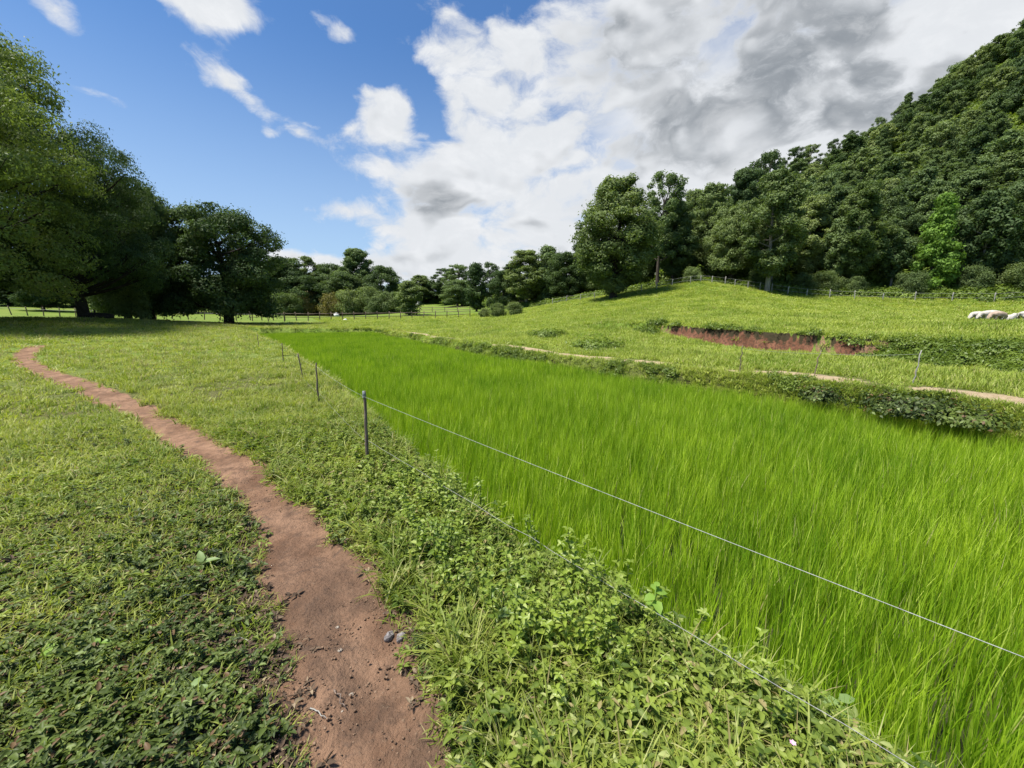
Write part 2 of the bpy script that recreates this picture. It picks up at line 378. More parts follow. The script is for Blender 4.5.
M_post = simple_mat('weathered_wood', (0.10, 0.07, 0.055), (0.26, 0.20, 0.16), 18.0, 0.9, 0.6, stretch=(3, 3, .35))
M_paint = simple_mat('grey_paint', (0.16, 0.18, 0.19), (0.30, 0.32, 0.33), 25.0, 0.7, 0.3)
M_pole = simple_mat('pale_post', (0.20, 0.19, 0.17), (0.36, 0.35, 0.31), 6.0, 0.8, 0.3)
M_wire = simple_mat('white_cord', (0.26, 0.27, 0.25), (0.40, 0.40, 0.37), 60.0, 0.5, 0.2)
M_wire_dull = simple_mat('dull_wire', (0.20, 0.20, 0.19), (0.34, 0.33, 0.31), 60.0, 0.5, 0.2)
M_stone = simple_mat('pale_stone', (0.22, 0.18, 0.14), (0.42, 0.37, 0.30), 30.0, 0.85, 0.5)
M_rock = simple_mat('grey_rock', (0.13, 0.115, 0.11), (0.36, 0.33, 0.32), 22.0, 0.85, 0.8)
M_white = simple_mat('white_sheet', (0.62, 0.63, 0.62), (0.78, 0.78, 0.76), 3.0, 0.7, 0.1)

M_rice = leaf_mat('rice_blades', (0.145, 0.28, 0.012), (0.38, 0.52, 0.030), (0.52, 0.62, 0.11), trans=0.42, rough=0.5, spec=0.18, patch=0.5, objvar=0.45, dry=0.012, drycol=(0.45, 0.42, 0.18), tcol=(1.2, 1.25, 0.5))
M_turf = leaf_mat('grass_blades', (0.13, 0.19, 0.022), (0.36, 0.39, 0.08), (0.42, 0.42, 0.17), pamp=2.6, trans=0.36, rough=0.5, spec=0.22, patch=0.9, objvar=0.5, dry=0.06)
M_herb = leaf_mat('herb_leaves', (0.060, 0.105, 0.018), (0.25, 0.315, 0.05), (0.36, 0.40, 0.14), trans=0.34, rough=0.55, spec=0.2, patch=0.9, objvar=0.6, dry=0.04)
M_herb_dark = leaf_mat('dark_herb_leaves', (0.022, 0.040, 0.011), (0.12, 0.165, 0.032), (0.20, 0.26, 0.08), trans=0.28, rough=0.5, spec=0.22, patch=1.2, objvar=0.6, dry=0.05, drycol=(0.16, 0.10, 0.05))  # darker herb colour; left of the path it paints in the foreground shade
M_weed = leaf_mat('weed_leaves', (0.13, 0.20, 0.028), (0.29, 0.37, 0.055), (0.38, 0.44, 0.13), trans=0.38, rough=0.4, spec=0.35, patch=1.0, objvar=0.5)
M_meadow = leaf_mat('meadow_blades', (0.17, 0.25, 0.03), (0.38, 0.43, 0.09), (0.42, 0.42, 0.16), pamp=2.6, trans=0.35, rough=0.5, spec=0.15, patch=0.30, objvar=0.45, dry=0.04)
M_dry = leaf_mat('dry_stalks', (0.24, 0.20, 0.09), (0.40, 0.34, 0.18), None, trans=0.2, rough=0.7, spec=0.2, patch=0.5, objvar=0.5)
M_litter = leaf_mat('dead_leaves', (0.045, 0.030, 0.020), (0.13, 0.09, 0.06), (0.26, 0.20, 0.13), trans=0.05, rough=0.8, spec=0.15, patch=2.0, objvar=0.6)
M_under = leaf_mat('undergrowth_leaves', (0.07, 0.115, 0.018), (0.20, 0.27, 0.045), None, trans=0.3, rough=0.45, spec=0.25, patch=0.5, objvar=0.5)
M_crown = {
 'dark': leaf_mat('dark_foliage', (0.050, 0.086, 0.032), (0.155, 0.215, 0.082), None, trans=0.25, rough=0.6, spec=0.12, patch=0.25, objvar=0.9),
 'mid': leaf_mat('mid_green_foliage', (0.060, 0.098, 0.034), (0.185, 0.240, 0.090), None, trans=0.28, rough=0.6, spec=0.12, patch=0.2, objvar=1.1),
 'light': leaf_mat('light_foliage', (0.095, 0.140, 0.045), (0.25, 0.30, 0.12), None, trans=0.32, rough=0.6, spec=0.12, patch=0.3, objvar=0.9),
 'feather': leaf_mat('feathery_foliage', (0.080, 0.120, 0.030), (0.20, 0.25, 0.075), None, trans=0.35, rough=0.5, spec=0.1, patch=0.22, objvar=0.3),
 'bright': leaf_mat('bright_foliage', (0.10, 0.19, 0.03), (0.24, 0.38, 0.08), None, trans=0.35, rough=0.6, spec=0.12, patch=0.3, objvar=0.3),
 'ochre': leaf_mat('ochre_foliage', (0.15, 0.15, 0.045), (0.29, 0.24, 0.09), None, trans=0.3, rough=0.5, spec=0.1, patch=0.3, objvar=0.3),
}

# ------------------------------------------------------------------ ground meshes
path_m = (1 - sstep(info['path'], 0.72, 1.32))
r_all = np.hypot(GX, GY).ravel(); xr, yr = GX.ravel(), GY.ravel()
# trodden bare soil beside the near path, left side
left_bare = (1 - sstep(info['pd'], 0.22, 0.75)) * (info['pside'] > 0) * (1 - sstep(yr, 1.9, 2.8)) * 0.62
post_bare = 0.62 * np.exp(-(((xr + 0.9) / 0.45) ** 2 + ((yr - 4.1) / 0.7) ** 2)) + 0.5 * np.exp(-(((xr + 8.5) / 0.9) ** 2 + ((yr - 11.0) / 0.5) ** 2))
_f = sstep(info['w'], -0.1, 0.05) * (1 - sstep(info['w'] - info['wid'], -0.05, 0.1)) * (yr > 13.4) * (yr < 23) * .6
dirt = np.clip(np.maximum(np.maximum(np.maximum(path_m, left_bare), post_bare), _f), 0, 1)
face = sstep(info['w'], -0.15, 0.05) * (1 - sstep(info['w'] - info['wid'], 0.0, 0.18))
def red_patch(x, y): return sstep(fbm(x + 4, y + 2, 3, 0.5) + 0.25 * np.exp(-((y - 17.5) / 2.2) ** 2), -0.08, 0.12)
red = face * sstep(yr, 13.2, 14.4) * (1 - sstep(yr, 21.5, 23.5)) * (info['amp'] > 0.05) * red_patch(xr, yr)
sgd = info['paddy']
rside = (xr > np.interp(yr, [0, 8, 15, 25, 45], [3.5, 0.5, -4, -12, -20]))
def sand_at(x, y, sg): return np.exp(-((sg - 1.0 - 0.22 * fbm(x, y, 2, 0.5)) / 0.50) ** 4) * np.clip(0.70 + 1.0 * fbm(x + 9, y, 4, 0.6) + 0.2 * (y < 11), 0, 1)
sand = sand_at(xr, yr, sgd) * rside * (yr > 3) * (yr < 36)
sand = np.clip(sand, 0, 1)
lush = np.clip(0.65 * sstep(xr, 3, 9) + 0.35 * (r_all > 25) * (xr > -10), 0, 1)
root_shade = face * sstep((info['w'] + 0.05 * fbm(xr, yr, 3, 3.0)) / np.maximum(info['wid'], .1), 0.5, 0.75) * (red > .2)  # painted overhang shadow and roots across the upper scarp face
root_shade = np.maximum(root_shade, (1 - sstep(sgd + 0.12 * fbm(xr, yr, 3, 1.5), 0.15, 0.34)) * rside * (yr > 3) * 0.9 * np.interp(xr, [4.5, 6.0], [1, .35]) * sstep(fbm(xr + 30, yr, 2, .5), -.5, 0.0))  # same dark tone low on the bank face above the rice
mask = np.stack([dirt, red, sand, lush], 1)
V = np.stack([xr, yr, gz], 1)
idx = np.arange(NXg * NYg).reshape(NYg, NXg)
Q = np.stack([idx[:-1, :-1], idx[:-1, 1:], idx[1:, 1:], idx[1:, :-1]], -1).reshape(-1, 4)
is_path = (path_m[Q].mean(1) > 0.5)
is_paddy = (sgd[Q].mean(1) < -0.05)
def sub(name, sel, mat, **kw):
    q = Q[sel]; u, inv = np.unique(q, return_inverse=True)
    me = mesh_from(name, V[u], [inv.reshape(-1, 4)], [mat], {'mask': mask[u], 'shade_roots': root_shade[u]})
    return link(name, me, **kw)
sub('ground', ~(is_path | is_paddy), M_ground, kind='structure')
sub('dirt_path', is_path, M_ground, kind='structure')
sub('paddy_ground', is_paddy & ~is_path, M_mud, kind='structure')

# ------------------------------------------------------------------ foliage primitives (numpy)
def unit(v): return v / np.maximum(np.linalg.norm(v, axis=-1, keepdims=True), 1e-9)
class Geo:
    def __init__(s): s.V = []; s.F = {3: [], 4: []}; s.C = []; s.n = 0
    def add(s, V, Fs, C):
        V = V.reshape(-1, 3); s.V.append(V); s.C.append(C.reshape(-1, 3))
        for f in Fs: s.F[f.shape[1]].append(f + s.n)
        s.n += len(V)
    def mesh(s, name, mats, smooth=True):
        V = np.concatenate(s.V); C = np.concatenate(s.C); C = np.concatenate([C, np.ones((len(C), 1))], 1)
        return mesh_from(name, V, [np.concatenate(f) for f in s.F.values() if f], mats, {'col': C}, smooth)
def blades(G, base, az, length, width, lean, droop, segs, rnd, clump):
    """curved tapering strips; arrays of n"""
    n = len(az); d = np.stack([np.cos(az), np.sin(az), 0 * az], 1); side = np.stack([-np.sin(az), np.cos(az), 0 * az], 1)
    tw = rng.uniform(-0.9, 0.9, n); side = unit(side * np.cos(tw)[:, None] + np.array([0, 0, 1.]) * np.sin(tw)[:, None] * 0.5)
    pts = []; p = base.copy(); ang = lean.copy()
    for i in range(segs + 1):
        t = i / segs; pts.append(p.copy())
        st = length / segs
        p = p + d * (np.sin(ang) * st)[:, None] + np.array([0, 0, 1.]) * (np.cos(ang) * st)[:, None]
        ang = ang + droop / segs
    V = []; C = []
    for i in range(segs):
        t = i / segs; w = width * (1 - t ** 2.2) * (0.55 + 0.45 * min(1, t * 3 + 0.25)) * 0.5
        V += [pts[i] - side * w[:, None], pts[i] + side * w[:, None]]
        C += [np.stack([rnd, clump, np.full(n, t)], 1)] * 2
    V.append(pts[-1]); C.append(np.stack([rnd, clump, np.ones(n)], 1))
    k = 2 * segs + 1; V = np.stack(V, 1); C = np.stack(C, 1); o = (np.arange(n) * k)[:, None]
    Fs = [o + np.array([2 * i, 2 * i + 1, 2 * i + 3, 2 * i + 2]) for i in range(segs - 1)]
    G.add(V, ([np.concatenate(Fs)] if Fs else []) + [o + np.array([2 * segs - 2, 2 * segs - 1, 2 * segs])], C)
def leaves(G, base, dirn, nrm, length, width, rnd, clump, fold=0.12, droop=0.15, fine=True):
    n = len(base); x = unit(dirn); z = unit(nrm - (nrm * x).sum(1, keepdims=True) * x); y = np.cross(z, x)
    L = length[:, None]; W = width[:, None] * 0.5
    def pt(t, w, up): return base + x * L * t + y * W * w + z * (L * up)
    if fine:
        V = np.stack([pt(0, 0, 0), pt(.33, 0, -fold * .3), pt(.7, 0, -fold * .3 - droop * .45), pt(1, 0, -droop), pt(.3, 1, fold), pt(.68, .78, fold - droop * .4), pt(.3, -1, fold), pt(.68, -.78, fold - droop * .4)], 1)
        tt = [0, .33, .7, 1, .33, .7, .33, .7]; o = (np.arange(n) * 8)[:, None]
        Fs = [np.concatenate([o + np.array(q) for q in ([0, 1, 4], [2, 3, 5], [0, 6, 1], [2, 7, 3])]), np.concatenate([o + np.array(q) for q in ([1, 2, 5, 4], [1, 6, 7, 2])])]
    else:
        V = np.stack([pt(0, 0, 0), pt(.5, -1, fold), pt(1, 0, -droop), pt(.45, 1, fold)], 1); tt = [0, .5, 1, .5]; o = (np.arange(n) * 4)[:, None]
        Fs = [o + np.array([0, 1, 2, 3])]
    C = np.stack([np.stack([rnd, clump, np.full(n, q)], 1) for q in tt], 1)
    G.add(V, Fs, C)
def tube(G, pts, rad, n=7, cap=True):
    pts = np.array(pts, float); m = len(pts); V = []
    tang = unit(np.gradient(pts, axis=0))
    for i in range(m):
        t = tang[i]; a = np.cross(t, [0.31, 0.95, 0.05]) ; a = a / np.linalg.norm(a); b = np.cross(t, a)
        th = np.arange(n) / n * 2 * math.pi
        V.append(pts[i] + rad[i] * (np.cos(th)[:, None] * a + np.sin(th)[:, None] * b))
    V = np.concatenate(V); q = []
    for i in range(m - 1):
        for j in range(n): q.append([i * n + j, i * n + (j + 1) % n, (i + 1) * n + (j + 1) % n, (i + 1) * n + j])
    Fs = [np.array(q)]
    if cap:
        V = np.concatenate([V, pts[-1:], pts[:1]]); tri = []
        for j in range(n): tri.append([(m - 1) * n + j, (m - 1) * n + (j + 1) % n, m * n]); tri.append([(j + 1) % n, j, m * n + 1])
        Fs.append(np.array(tri))
    G.add(V, Fs, np.full((len(V), 3), 0.5))

# ---- tufts used by the ground cover (one collection per kind, instanced by geometry nodes of ONE object)
def proto_collection(name, meshes):
    c = bpy.data.collections.new(name)
    for i, me in enumerate(meshes):
        c.objects.link(bpy.data.objects.new('%s_%02d' % (name, i), me))
    return c
def t_grass(n, rad, l0, l1, w, lean, droop, segs, mat, name):
    G = Geo(); th = rng.uniform(0, 2 * math.pi, n); r = rad * np.sqrt(rng.random(n))
    base = np.stack([r * np.cos(th), r * np.sin(th), np.full(n, -0.012)], 1)
    blades(G, base, rng.uniform(0, 2 * math.pi, n), rng.uniform(l0, l1, n), w * rng.uniform(0.7, 1.3, n), rng.uniform(*lean, n), rng.uniform(*droop, n), segs, rng.random(n), np.full(n, rng.random()))
    return G.mesh(name, [mat])
def t_mat(n, rad, l0, l1, asp, mat, name, hmax=0.05):
    """low creeping leaves, many in small rosettes"""
    G = Geo(); k = max(3, n // 5); th = rng.uniform(0, 2 * math.pi, k); r = rad * np.sqrt(rng.random(k)); h = rng.uniform(0.005, hmax, k)
    for i in range(k):
        m = rng.integers(4, 8); az = rng.uniform(0, 6.28) + np.arange(m) * 2.4; el_ = rng.uniform(-0.1, 0.75, m)
        d = np.stack([np.cos(az) * np.cos(el_), np.sin(az) * np.cos(el_), np.sin(el_)], 1)
        nr = np.array([0, 0, 1.]) + rng.normal(0, 0.35, (m, 3))
        L = rng.uniform(l0, l1, m); base = np.tile([r[i] * math.cos(th[i]), r[i] * math.sin(th[i]), h[i]], (m, 1)) + d * 0.004
        leaves(G, base, d, nr, L, L * asp * rng.uniform(.8, 1.2, m), rng.random(m), np.full(m, rng.random()), droop=rng.uniform(.1, .4))
    return G.mesh(name, [mat])
def t_sprig(h, stems, nl, l0, l1, asp, mat, name, spread=0.4):
    """upright weed: stems with leaves on both sides"""
    G = Geo()
    for s in range(stems):
        az0 = rng.uniform(0, 6.28); lean = rng.uniform(0.05, spread); hh = h * rng.uniform(.65, 1.1)
        b0 = np.array([rng.normal(0, h * .1), rng.normal(0, h * .1), -0.01]); dv = np.array([math.cos(az0) * math.sin(lean), math.sin(az0) * math.sin(lean), math.cos(lean)])
        P = [b0 + dv * hh * t + np.array([0, 0, -0.08 * hh * t * t]) + rng.normal(0, .01 * h, 3) * t for t in np.linspace(0, 1, 5)]
        tube(G, P, np.linspace(.004, .0015, 5) * (h / .3) ** .5, 4, False)
        for j in range(nl):
            t = 0.2 + 0.8 * j / (nl - 1); p = b0 + dv * hh * t + np.array([0, 0, -0.08 * hh * t * t]); m = 2 if j < nl - 1 else 4
            az = az0 + j * 1.57 + np.arange(m) * (math.pi if m == 2 else 1.57) + rng.normal(0, .3, m); el_ = rng.uniform(0.0, .7, m)
            d = np.stack([np.cos(az) * np.cos(el_), np.sin(az) * np.cos(el_), np.sin(el_)], 1)
            L = rng.uniform(l0, l1, m) * (1.1 - .5 * t)
            leaves(G, np.tile(p, (m, 1)), d, np.array([0, 0, 1.]) + rng.normal(0, .3, (m, 3)), L, L * asp, rng.random(m), np.full(m, rng.random()), droop=.3)
    return G.mesh(name, [mat])
V_ = 4
C_rice = proto_collection('rice_tuft', [t_grass(28, 0.065, 0.30, 0.58, 0.0085, (0.0, 0.13), (-0.05, 0.6), 4, M_rice, 'rice_tuft') for _ in range(6)])
C_rice_far = proto_collection('rice_tuft_far', [t_grass(60, 0.24, 0.42, 0.60, 0.018, (0.0, 0.25), (0.05, 0.6), 2, M_rice, 'rice_tuft_far') for _ in range(4)])
C_turf = proto_collection('turf_tuft', [t_grass(20, 0.06, 0.05, 0.12, 0.0075, (0.2, 1.1), (0.4, 1.5), 4, M_turf, 'turf_tuft') for _ in range(V_)])
C_tall = proto_collection('tall_tuft', [t_grass(22, 0.05, 0.14, 0.30, 0.0075, (0.1, 0.7), (0.5, 1.7), 5, M_turf, 'tall_tuft') for _ in range(V_)])
C_matg = proto_collection('creeping_leaves', [t_mat(26, 0.085, 0.022, 0.042, 0.42, M_herb, 'creeping_leaves') for _ in range(5)])
C_lance = proto_collection('lance_leaves', [t_mat(26, 0.09, 0.035, 0.07, 0.2, M_herb, 'lance_leaves', 0.07) for _ in range(5)])
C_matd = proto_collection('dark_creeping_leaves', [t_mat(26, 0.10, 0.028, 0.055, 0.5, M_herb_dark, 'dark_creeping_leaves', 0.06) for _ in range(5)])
C_spr = proto_collection('herb_sprig', [t_sprig(0.13, 3, 4, 0.025, 0.045, 0.5, M_herb, 'herb_sprig', 0.7) for _ in range(5)])
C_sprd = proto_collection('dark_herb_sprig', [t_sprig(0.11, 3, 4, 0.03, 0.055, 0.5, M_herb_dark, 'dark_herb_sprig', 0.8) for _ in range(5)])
C_weed = proto_collection('weed_sprig', [t_sprig(0.36, 3, 8, 0.028, 0.052, 0.55, M_weed, 'weed_sprig', 0.45) for _ in range(5)])
C_mead = proto_collection('meadow_tuft', [t_grass(26, 0.16, 0.09, 0.20, 0.020, (0.1, 0.9), (0.2, 1.1), 2, M_meadow, 'meadow_tuft') for _ in range(V_)])
C_verge = proto_collection('verge_tuft', [t_grass(26, 0.15, 0.07, 0.17, 0.016, (0.1, 1.1), (0.2, 1.1), 3, M_turf, 'verge_tuft') for _ in range(V_)])
C_dry = proto_collection('dry_tuft', [t_grass(10, 0.12, 0.18, 0.45, 0.006, (0.0, 0.45), (0.1, 0.7), 3, M_dry, 'dry_tuft') for _ in range(V_)])
C_litter = proto_collection('leaf_litter', [t_mat(14, 0.10, 0.02, 0.05, 0.45, M_litter, 'leaf_litter', 0.012) for _ in range(4)])
def t_bushy(n, rad, h, leaf, mat, name):
    G = Geo(); d = unit(rng.normal(0, 1, (n, 3))); d[:, 2] = np.abs(d[:, 2]); rr = rng.uniform(.45, 1.0, n)[:, None]
    lump = 1 + 0.3 * np.sin(d[:, :1] * 5 + rng.uniform(0, 6)) * np.sin(d[:, 1:2] * 6 + 1)
    p = d * rr * lump * np.array([rad, rad, h]); nr = d + np.array([0, 0, .5]) + rng.normal(0, .5, (n, 3)); L = leaf * rng.uniform(.6, 1.3, n)
    leaves(G, p, np.cross(nr, rng.normal(0, 1, (n, 3))), nr, L, L * .55, rng.random(n), rng.random(n), fine=False)
    return G.mesh(name, [mat])
C_under = proto_collection('undergrowth_clump', [t_bushy(420, 0.9, 0.8, 0.24, M_under, 'undergrowth_clump') for _ in range(4)])
C_bank = proto_collection('bank_clump', [t_bushy(260, 0.30, 0.24, 0.075, M_under, 'bank_clump') for _ in range(4)])

_gn = {}
def instancer(coll):
    if coll.name in _gn: return _gn[coll.name]
    ng = bpy.data.node_groups.new('scatter_' + coll.name, 'GeometryNodeTree')
    ng.interface.new_socket('Geometry', in_out='INPUT', socket_type='NodeSocketGeometry')
    ng.interface.new_socket('Geometry', in_out='OUTPUT', socket_type='NodeSocketGeometry')
    N = ng.nodes; L = ng.links
    gi, go = N.new('NodeGroupInput'), N.new('NodeGroupOutput')
    ip = N.new('GeometryNodeInstanceOnPoints'); ci = N.new('GeometryNodeCollectionInfo')
    ci.inputs['Collection'].default_value = coll; ci.inputs['Separate Children'].default_value = True; ci.inputs['Reset Children'].default_value = True
    ip.inputs['Pick Instance'].default_value = True
    L.new(gi.outputs[0], ip.inputs['Points']); L.new(ci.outputs[0], ip.inputs['Instance'])
    for nm, ty, sock in (('rot', 'FLOAT_VECTOR', 'Rotation'), ('scl', 'FLOAT_VECTOR', 'Scale')):
        a = N.new('GeometryNodeInputNamedAttribute'); a.data_type = ty; a.inputs['Name'].default_value = nm
        L.new(a.outputs['Attribute'], ip.inputs[sock])
    L.new(ip.outputs[0], go.inputs[0]); _gn[coll.name] = ng
    return ng
stuff_parts = []
def scatter(name, coll, x, y, s, sz=None, tilt=0.12, dz=0.0, label=None, z=None):
    n = len(x)
    z = terrain(x, y) if z is None else z
    rot = np.stack([rng.normal(0, tilt, n), rng.normal(0, tilt, n), rng.uniform(0, 6.283, n)], 1)
    sz = s if sz is None else sz
    me = mesh_from(name, np.stack([x, y, z + dz], 1), None, (), {'rot': rot, 'scl': np.stack([s, s, sz], 1)})
    o = link(name, me, kind='stuff', label=label)
    md = o.modifiers.new('scatter', 'NODES'); md.node_group = instancer(coll)
    return o
def polar(n, r0, r1, p, a=66, ctr=(0, -0.3)):
    """density falls as r^-p inside the wedge in front of the camera"""
    e = 2 - p; u = rng.random(n)
    r = (r0 ** e + u * (r1 ** e - r0 ** e)) ** (1 / e) if abs(e) > 1e-6 else r0 * (r1 / r0) ** u
    th = R_(90) + rng.uniform(-R_(a), R_(a), n)
    return ctr[0] + r * np.cos(th), ctr[1] + r * np.sin(th), r
def fields(x, y):
    z, i = terrain(x, y, True); return z, i

# rice
step = 0.125
rx, ry = np.meshgrid(np.arange(-30, 10, step), np.arange(-1.5, 13, step)); rx = rx.ravel() + rng.normal(0, .03, rx.size); ry = ry.ravel() + rng.normal(0, .03, ry.size)
k = inside(rx, ry, PADDY) & (np.abs(rx) < ry * 1.6 + 5); rx, ry = rx[k], ry[k]
pdist = polydist(rx, ry, PADDY, True)[0]; k = (pdist > 0.06 + 0.1 * rng.random(len(rx))) & (rng.random(len(rx)) < 0.96); rx, ry = rx[k], ry[k]
hv = 1 + 0.16 * fbm(rx, ry, 3, 0.6)
scatter('rice_plants', C_rice, rx, ry, rng.uniform(.85, 1.15, len(rx)), hv * rng.uniform(.88, 1.1, len(rx)), 0.07, z=np.full(len(rx), -0.72), label='bright green young rice filling the flooded field, near part')
step = 0.27
rx, ry = np.meshgrid(np.arange(-40, 10, step), np.arange(12.9, 46, step)); rx = rx.ravel() + rng.normal(0, .07, rx.size); ry = ry.ravel() + rng.normal(0, .07, ry.size)
k = inside(rx, ry, PADDY); rx, ry = rx[k], ry[k]
hv = 1 + 0.22 * fbm(rx, ry, 3, 0.35)
scatter('rice_plants', C_rice_far, rx, ry, rng.uniform(.9, 1.15, len(rx)), hv * rng.uniform(.88, 1.1, len(rx)), 0.05, z=np.full(len(rx), -0.72), label='bright green young rice filling the flooded field, far part')

# near ground cover
def cover_points(n, r0, r1, p, a=66):
    x, y, r = polar(n, r0, r1, p, a); z, i = fields(x, y)
    i.update(x=x, y=y, z=z, r=r, nz=fbm(x, y, 3, 1.3), nz2=fbm(x + 50, y, 3, 0.5)); return i
def keep(i, k): return {q: (v[k] if isinstance(v, np.ndarray) else v) for q, v in i.items()}
def density(i, soft=1.0):
    d = sstep(i['path'] + 0.35 * i['nz'] + 0.5 * fbm(i['x'], i['y'], 2, 6.0), 0.72, 1.25)
    d *= np.where((i['paddy'] > 0.02), 1, 0)
    bare = (1 - sstep(i['pd'], 0.25, 0.85)) * (i['pside'] > 0) * (1 - sstep(i['y'], 1.8, 2.9))
    d *= 1 - 0.72 * bare
    d *= 1 - 0.65 * np.exp(-(((i['x'] + 0.9) / 0.45) ** 2 + ((i['y'] - 4.1) / 0.7) ** 2))
    return d
def is_left(i): return (i['pside'] > 0) & (i['r'] < 30)

i = cover_points(48000, 0.5, 9, 0.9); L_ = is_left(i)
k = (rng.random(len(L_)) < density(i) * np.where(L_, np.clip(0.04 + .5 * i['nz'] + 0.17 * i['y'], 0.04, 1), 0.9)) & ~((i['x'] > 3) & (i['paddy'] > 2)); j = keep(i, k)
scatter('grass', C_turf, j['x'], j['y'], rng.uniform(.55, 1.2, k.sum()) * (0.8 + 0.07 * j['r']), label='short bright grass along both sides of the path')
i = cover_points(9000, 0.5, 6, 0.9); L_ = is_left(i)
k = (~L_) & (rng.random(len(L_)) < density(i) * np.clip(1.35 - .33 * i['path'] + .8 * i['nz'], 0, 1)); j = keep(i, k)
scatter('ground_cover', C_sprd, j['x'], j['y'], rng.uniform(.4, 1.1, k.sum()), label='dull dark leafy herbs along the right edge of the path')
i = cover_points(11000, 0.5, 7, 0.9); L_ = is_left(i)
k = (~L_) & (rng.random(len(L_)) < density(i) * np.clip(0.55 + 1.4 * i['nz'], 0, 1)); j = keep(i, k)
scatter('ground_cover', C_lance, j['x'], j['y'], rng.uniform(.6, 1.25, k.sum()), label='narrow leaved creeping herbs on the verge right of the path')
i = cover_points(11000, 0.5, 8, 0.9); L_ = is_left(i)
k = (~L_ | (i['r'] > 3)) & (rng.random(len(L_)) < density(i) * np.clip(0.6 - i['nz'], 0, 1)); j = keep(i, k)
scatter('ground_cover', C_matg, j['x'], j['y'], rng.uniform(.55, 1.15, k.sum()), label='small oval leaved creeping herbs on the verge right of the path')
i = cover_points(11000, 0.5, 6, 1.0); L_ = is_left(i)
k = (~L_) & (rng.random(len(L_)) < density(i) * np.clip(0.25 + 1.2 * i['nz2'] + 0.5 * (i['path'] > 3.0), 0, 1)); j = keep(i, k)
scatter('ground_cover', C_spr, j['x'], j['y'], rng.uniform(.8, 1.7, k.sum()), label='low upright leafy herbs between path and fence')
i = cover_points(22000, 0.5, 8, 0.9); L_ = is_left(i)
k = L_ & (rng.random(len(L_)) < density(i) * np.interp(i['r'], [3.0, 6.5], [.72, .15]) * np.clip(.85 + 1.1 * i['nz'], .1, 1)); j = keep(i, k)
scatter('ground_cover', C_matd, j['x'], j['y'], rng.uniform(.32, .85, k.sum()), label='dark broad leaved creeping herbs left of the path, foreground shade in their colour')
i = cover_points(9000, 0.5, 8, 1.0); L_ = is_left(i)
k = L_ & (rng.random(len(L_)) < density(i) * np.clip(0.45 + i['nz2'], 0, 1) * np.interp(i['r'], [3.0, 6.5], [1, .2])); j = keep(i, k)
scatter('ground_cover', C_sprd, j['x'], j['y'], rng.uniform(.45, 1.2, k.sum()), label='dark upright leafy herbs left of the path, foreground shade in their colour')
# taller growth along the fence and the bank edge
i = cover_points(9000, 0.7, 10, 1.0)
k = (i['paddy'] < 1.0) & (i['paddy'] > 0.0) & (i['x'] + 0.6 * i['y'] < 4.8) & (rng.random(len(i['x'])) < np.clip(0.62 + 1.0 * i['nz'], 0, 1) * (1 - 0.8 * np.exp(-((i['y'] - 4.2) / 0.8) ** 2))); j = keep(i, k)
scatter('weeds', C_weed, j['x'], j['y'], rng.uniform(.55, 1.15, k.sum()) * np.interp(j['y'], [1.0, 1.7, 3.4, 3.9], [.5, 1.2, 1.15, .5]), label='leafy green weeds crowding the bank edge under the wire')
i = cover_points(13000, 0.6, 12, 1.0); L_ = is_left(i)
k = (~L_) & (i['paddy'] > -0.02) & (i['x'] + 0.6 * i['y'] < 4.8) & (rng.random(len(L_)) < density(i) * np.clip(0.30 + 1.3 * i['nz'] + 0.35 * (i['paddy'] < 0.8) + .25 * (i['y'] < 2.6), 0, 1)); j = keep(i, k)
scatter('grass', C_tall, j['x'], j['y'], rng.uniform(.6, 1.2, k.sum()), label='longer arching grass between the path and the rice')
i = cover_points(14000, 0.5, 5, 1.0); L_ = is_left(i)
k = (rng.random(len(L_)) < np.where(L_, 1.0, 0.35) * sstep(i['path'], 0.5, 1.1)) & (i['paddy'] > .2); j = keep(i, k)
scatter('leaf_litter', C_litter, j['x'], j['y'], rng.uniform(.4, 1.0, k.sum()), label='brown dead leaves and bits on the soil by the path')
def t_crumbs(n, rad, mat):
    G = Geo()
    for _ in range(n):
        c = np.array([*(rng.normal(0, rad * .5, 2)), .001]); r0 = rng.uniform(.0010, .0032); V = unit(rng.normal(0, 1, (8, 3)))
        V = np.array([[x_, y_, z_] for x_ in (-1, 1) for y_ in (-1, 1) for z_ in (-1, 1)], float) * rng.uniform(.6, 1.1, (8, 3)) * r0
        G.add(c + V, [np.array([[0, 1, 3, 2], [4, 6, 7, 5], [0, 4, 5, 1], [2, 3, 7, 6], [0, 2, 6, 4], [1, 5, 7, 3]])], np.full((8, 3), rng.random()))
    return G.mesh('soil_crumbs', [mat])
M_crumb = simple_mat('soil_crumb', (0.09, 0.055, 0.035), (0.26, 0.17, 0.11), 40, .95, .3)
C_crumb = proto_collection('soil_crumbs', [t_crumbs(16, .06, M_crumb) for _ in range(4)])
i = cover_points(9000, 0.6, 6, 1.3)
k = (i['path'] < 1.25) & (rng.random(len(i['x'])) < np.clip(.02 + .5 * sstep(i['path'], .5, 1.1) + .4 * i['nz'], 0.02, 1)); j = keep(i, k)
scatter('gravel', C_crumb, j['x'], j['y'], rng.uniform(.7, 1.8, k.sum()), label='loose crumbs of soil and grit on the path')
i = cover_points(9000, 0.6, 8, 1.1)
k = (i['path'] > .62) & (i['path'] < 1.3) & (rng.random(len(i['x'])) < np.clip(.30 + 1.2 * i['nz'], 0.0, 1)); j = keep(i, k)
scatter('grass', C_turf, j['x'], j['y'], rng.uniform(.4, .85, k.sum()), label='ragged grass creeping in over the edges of the path')
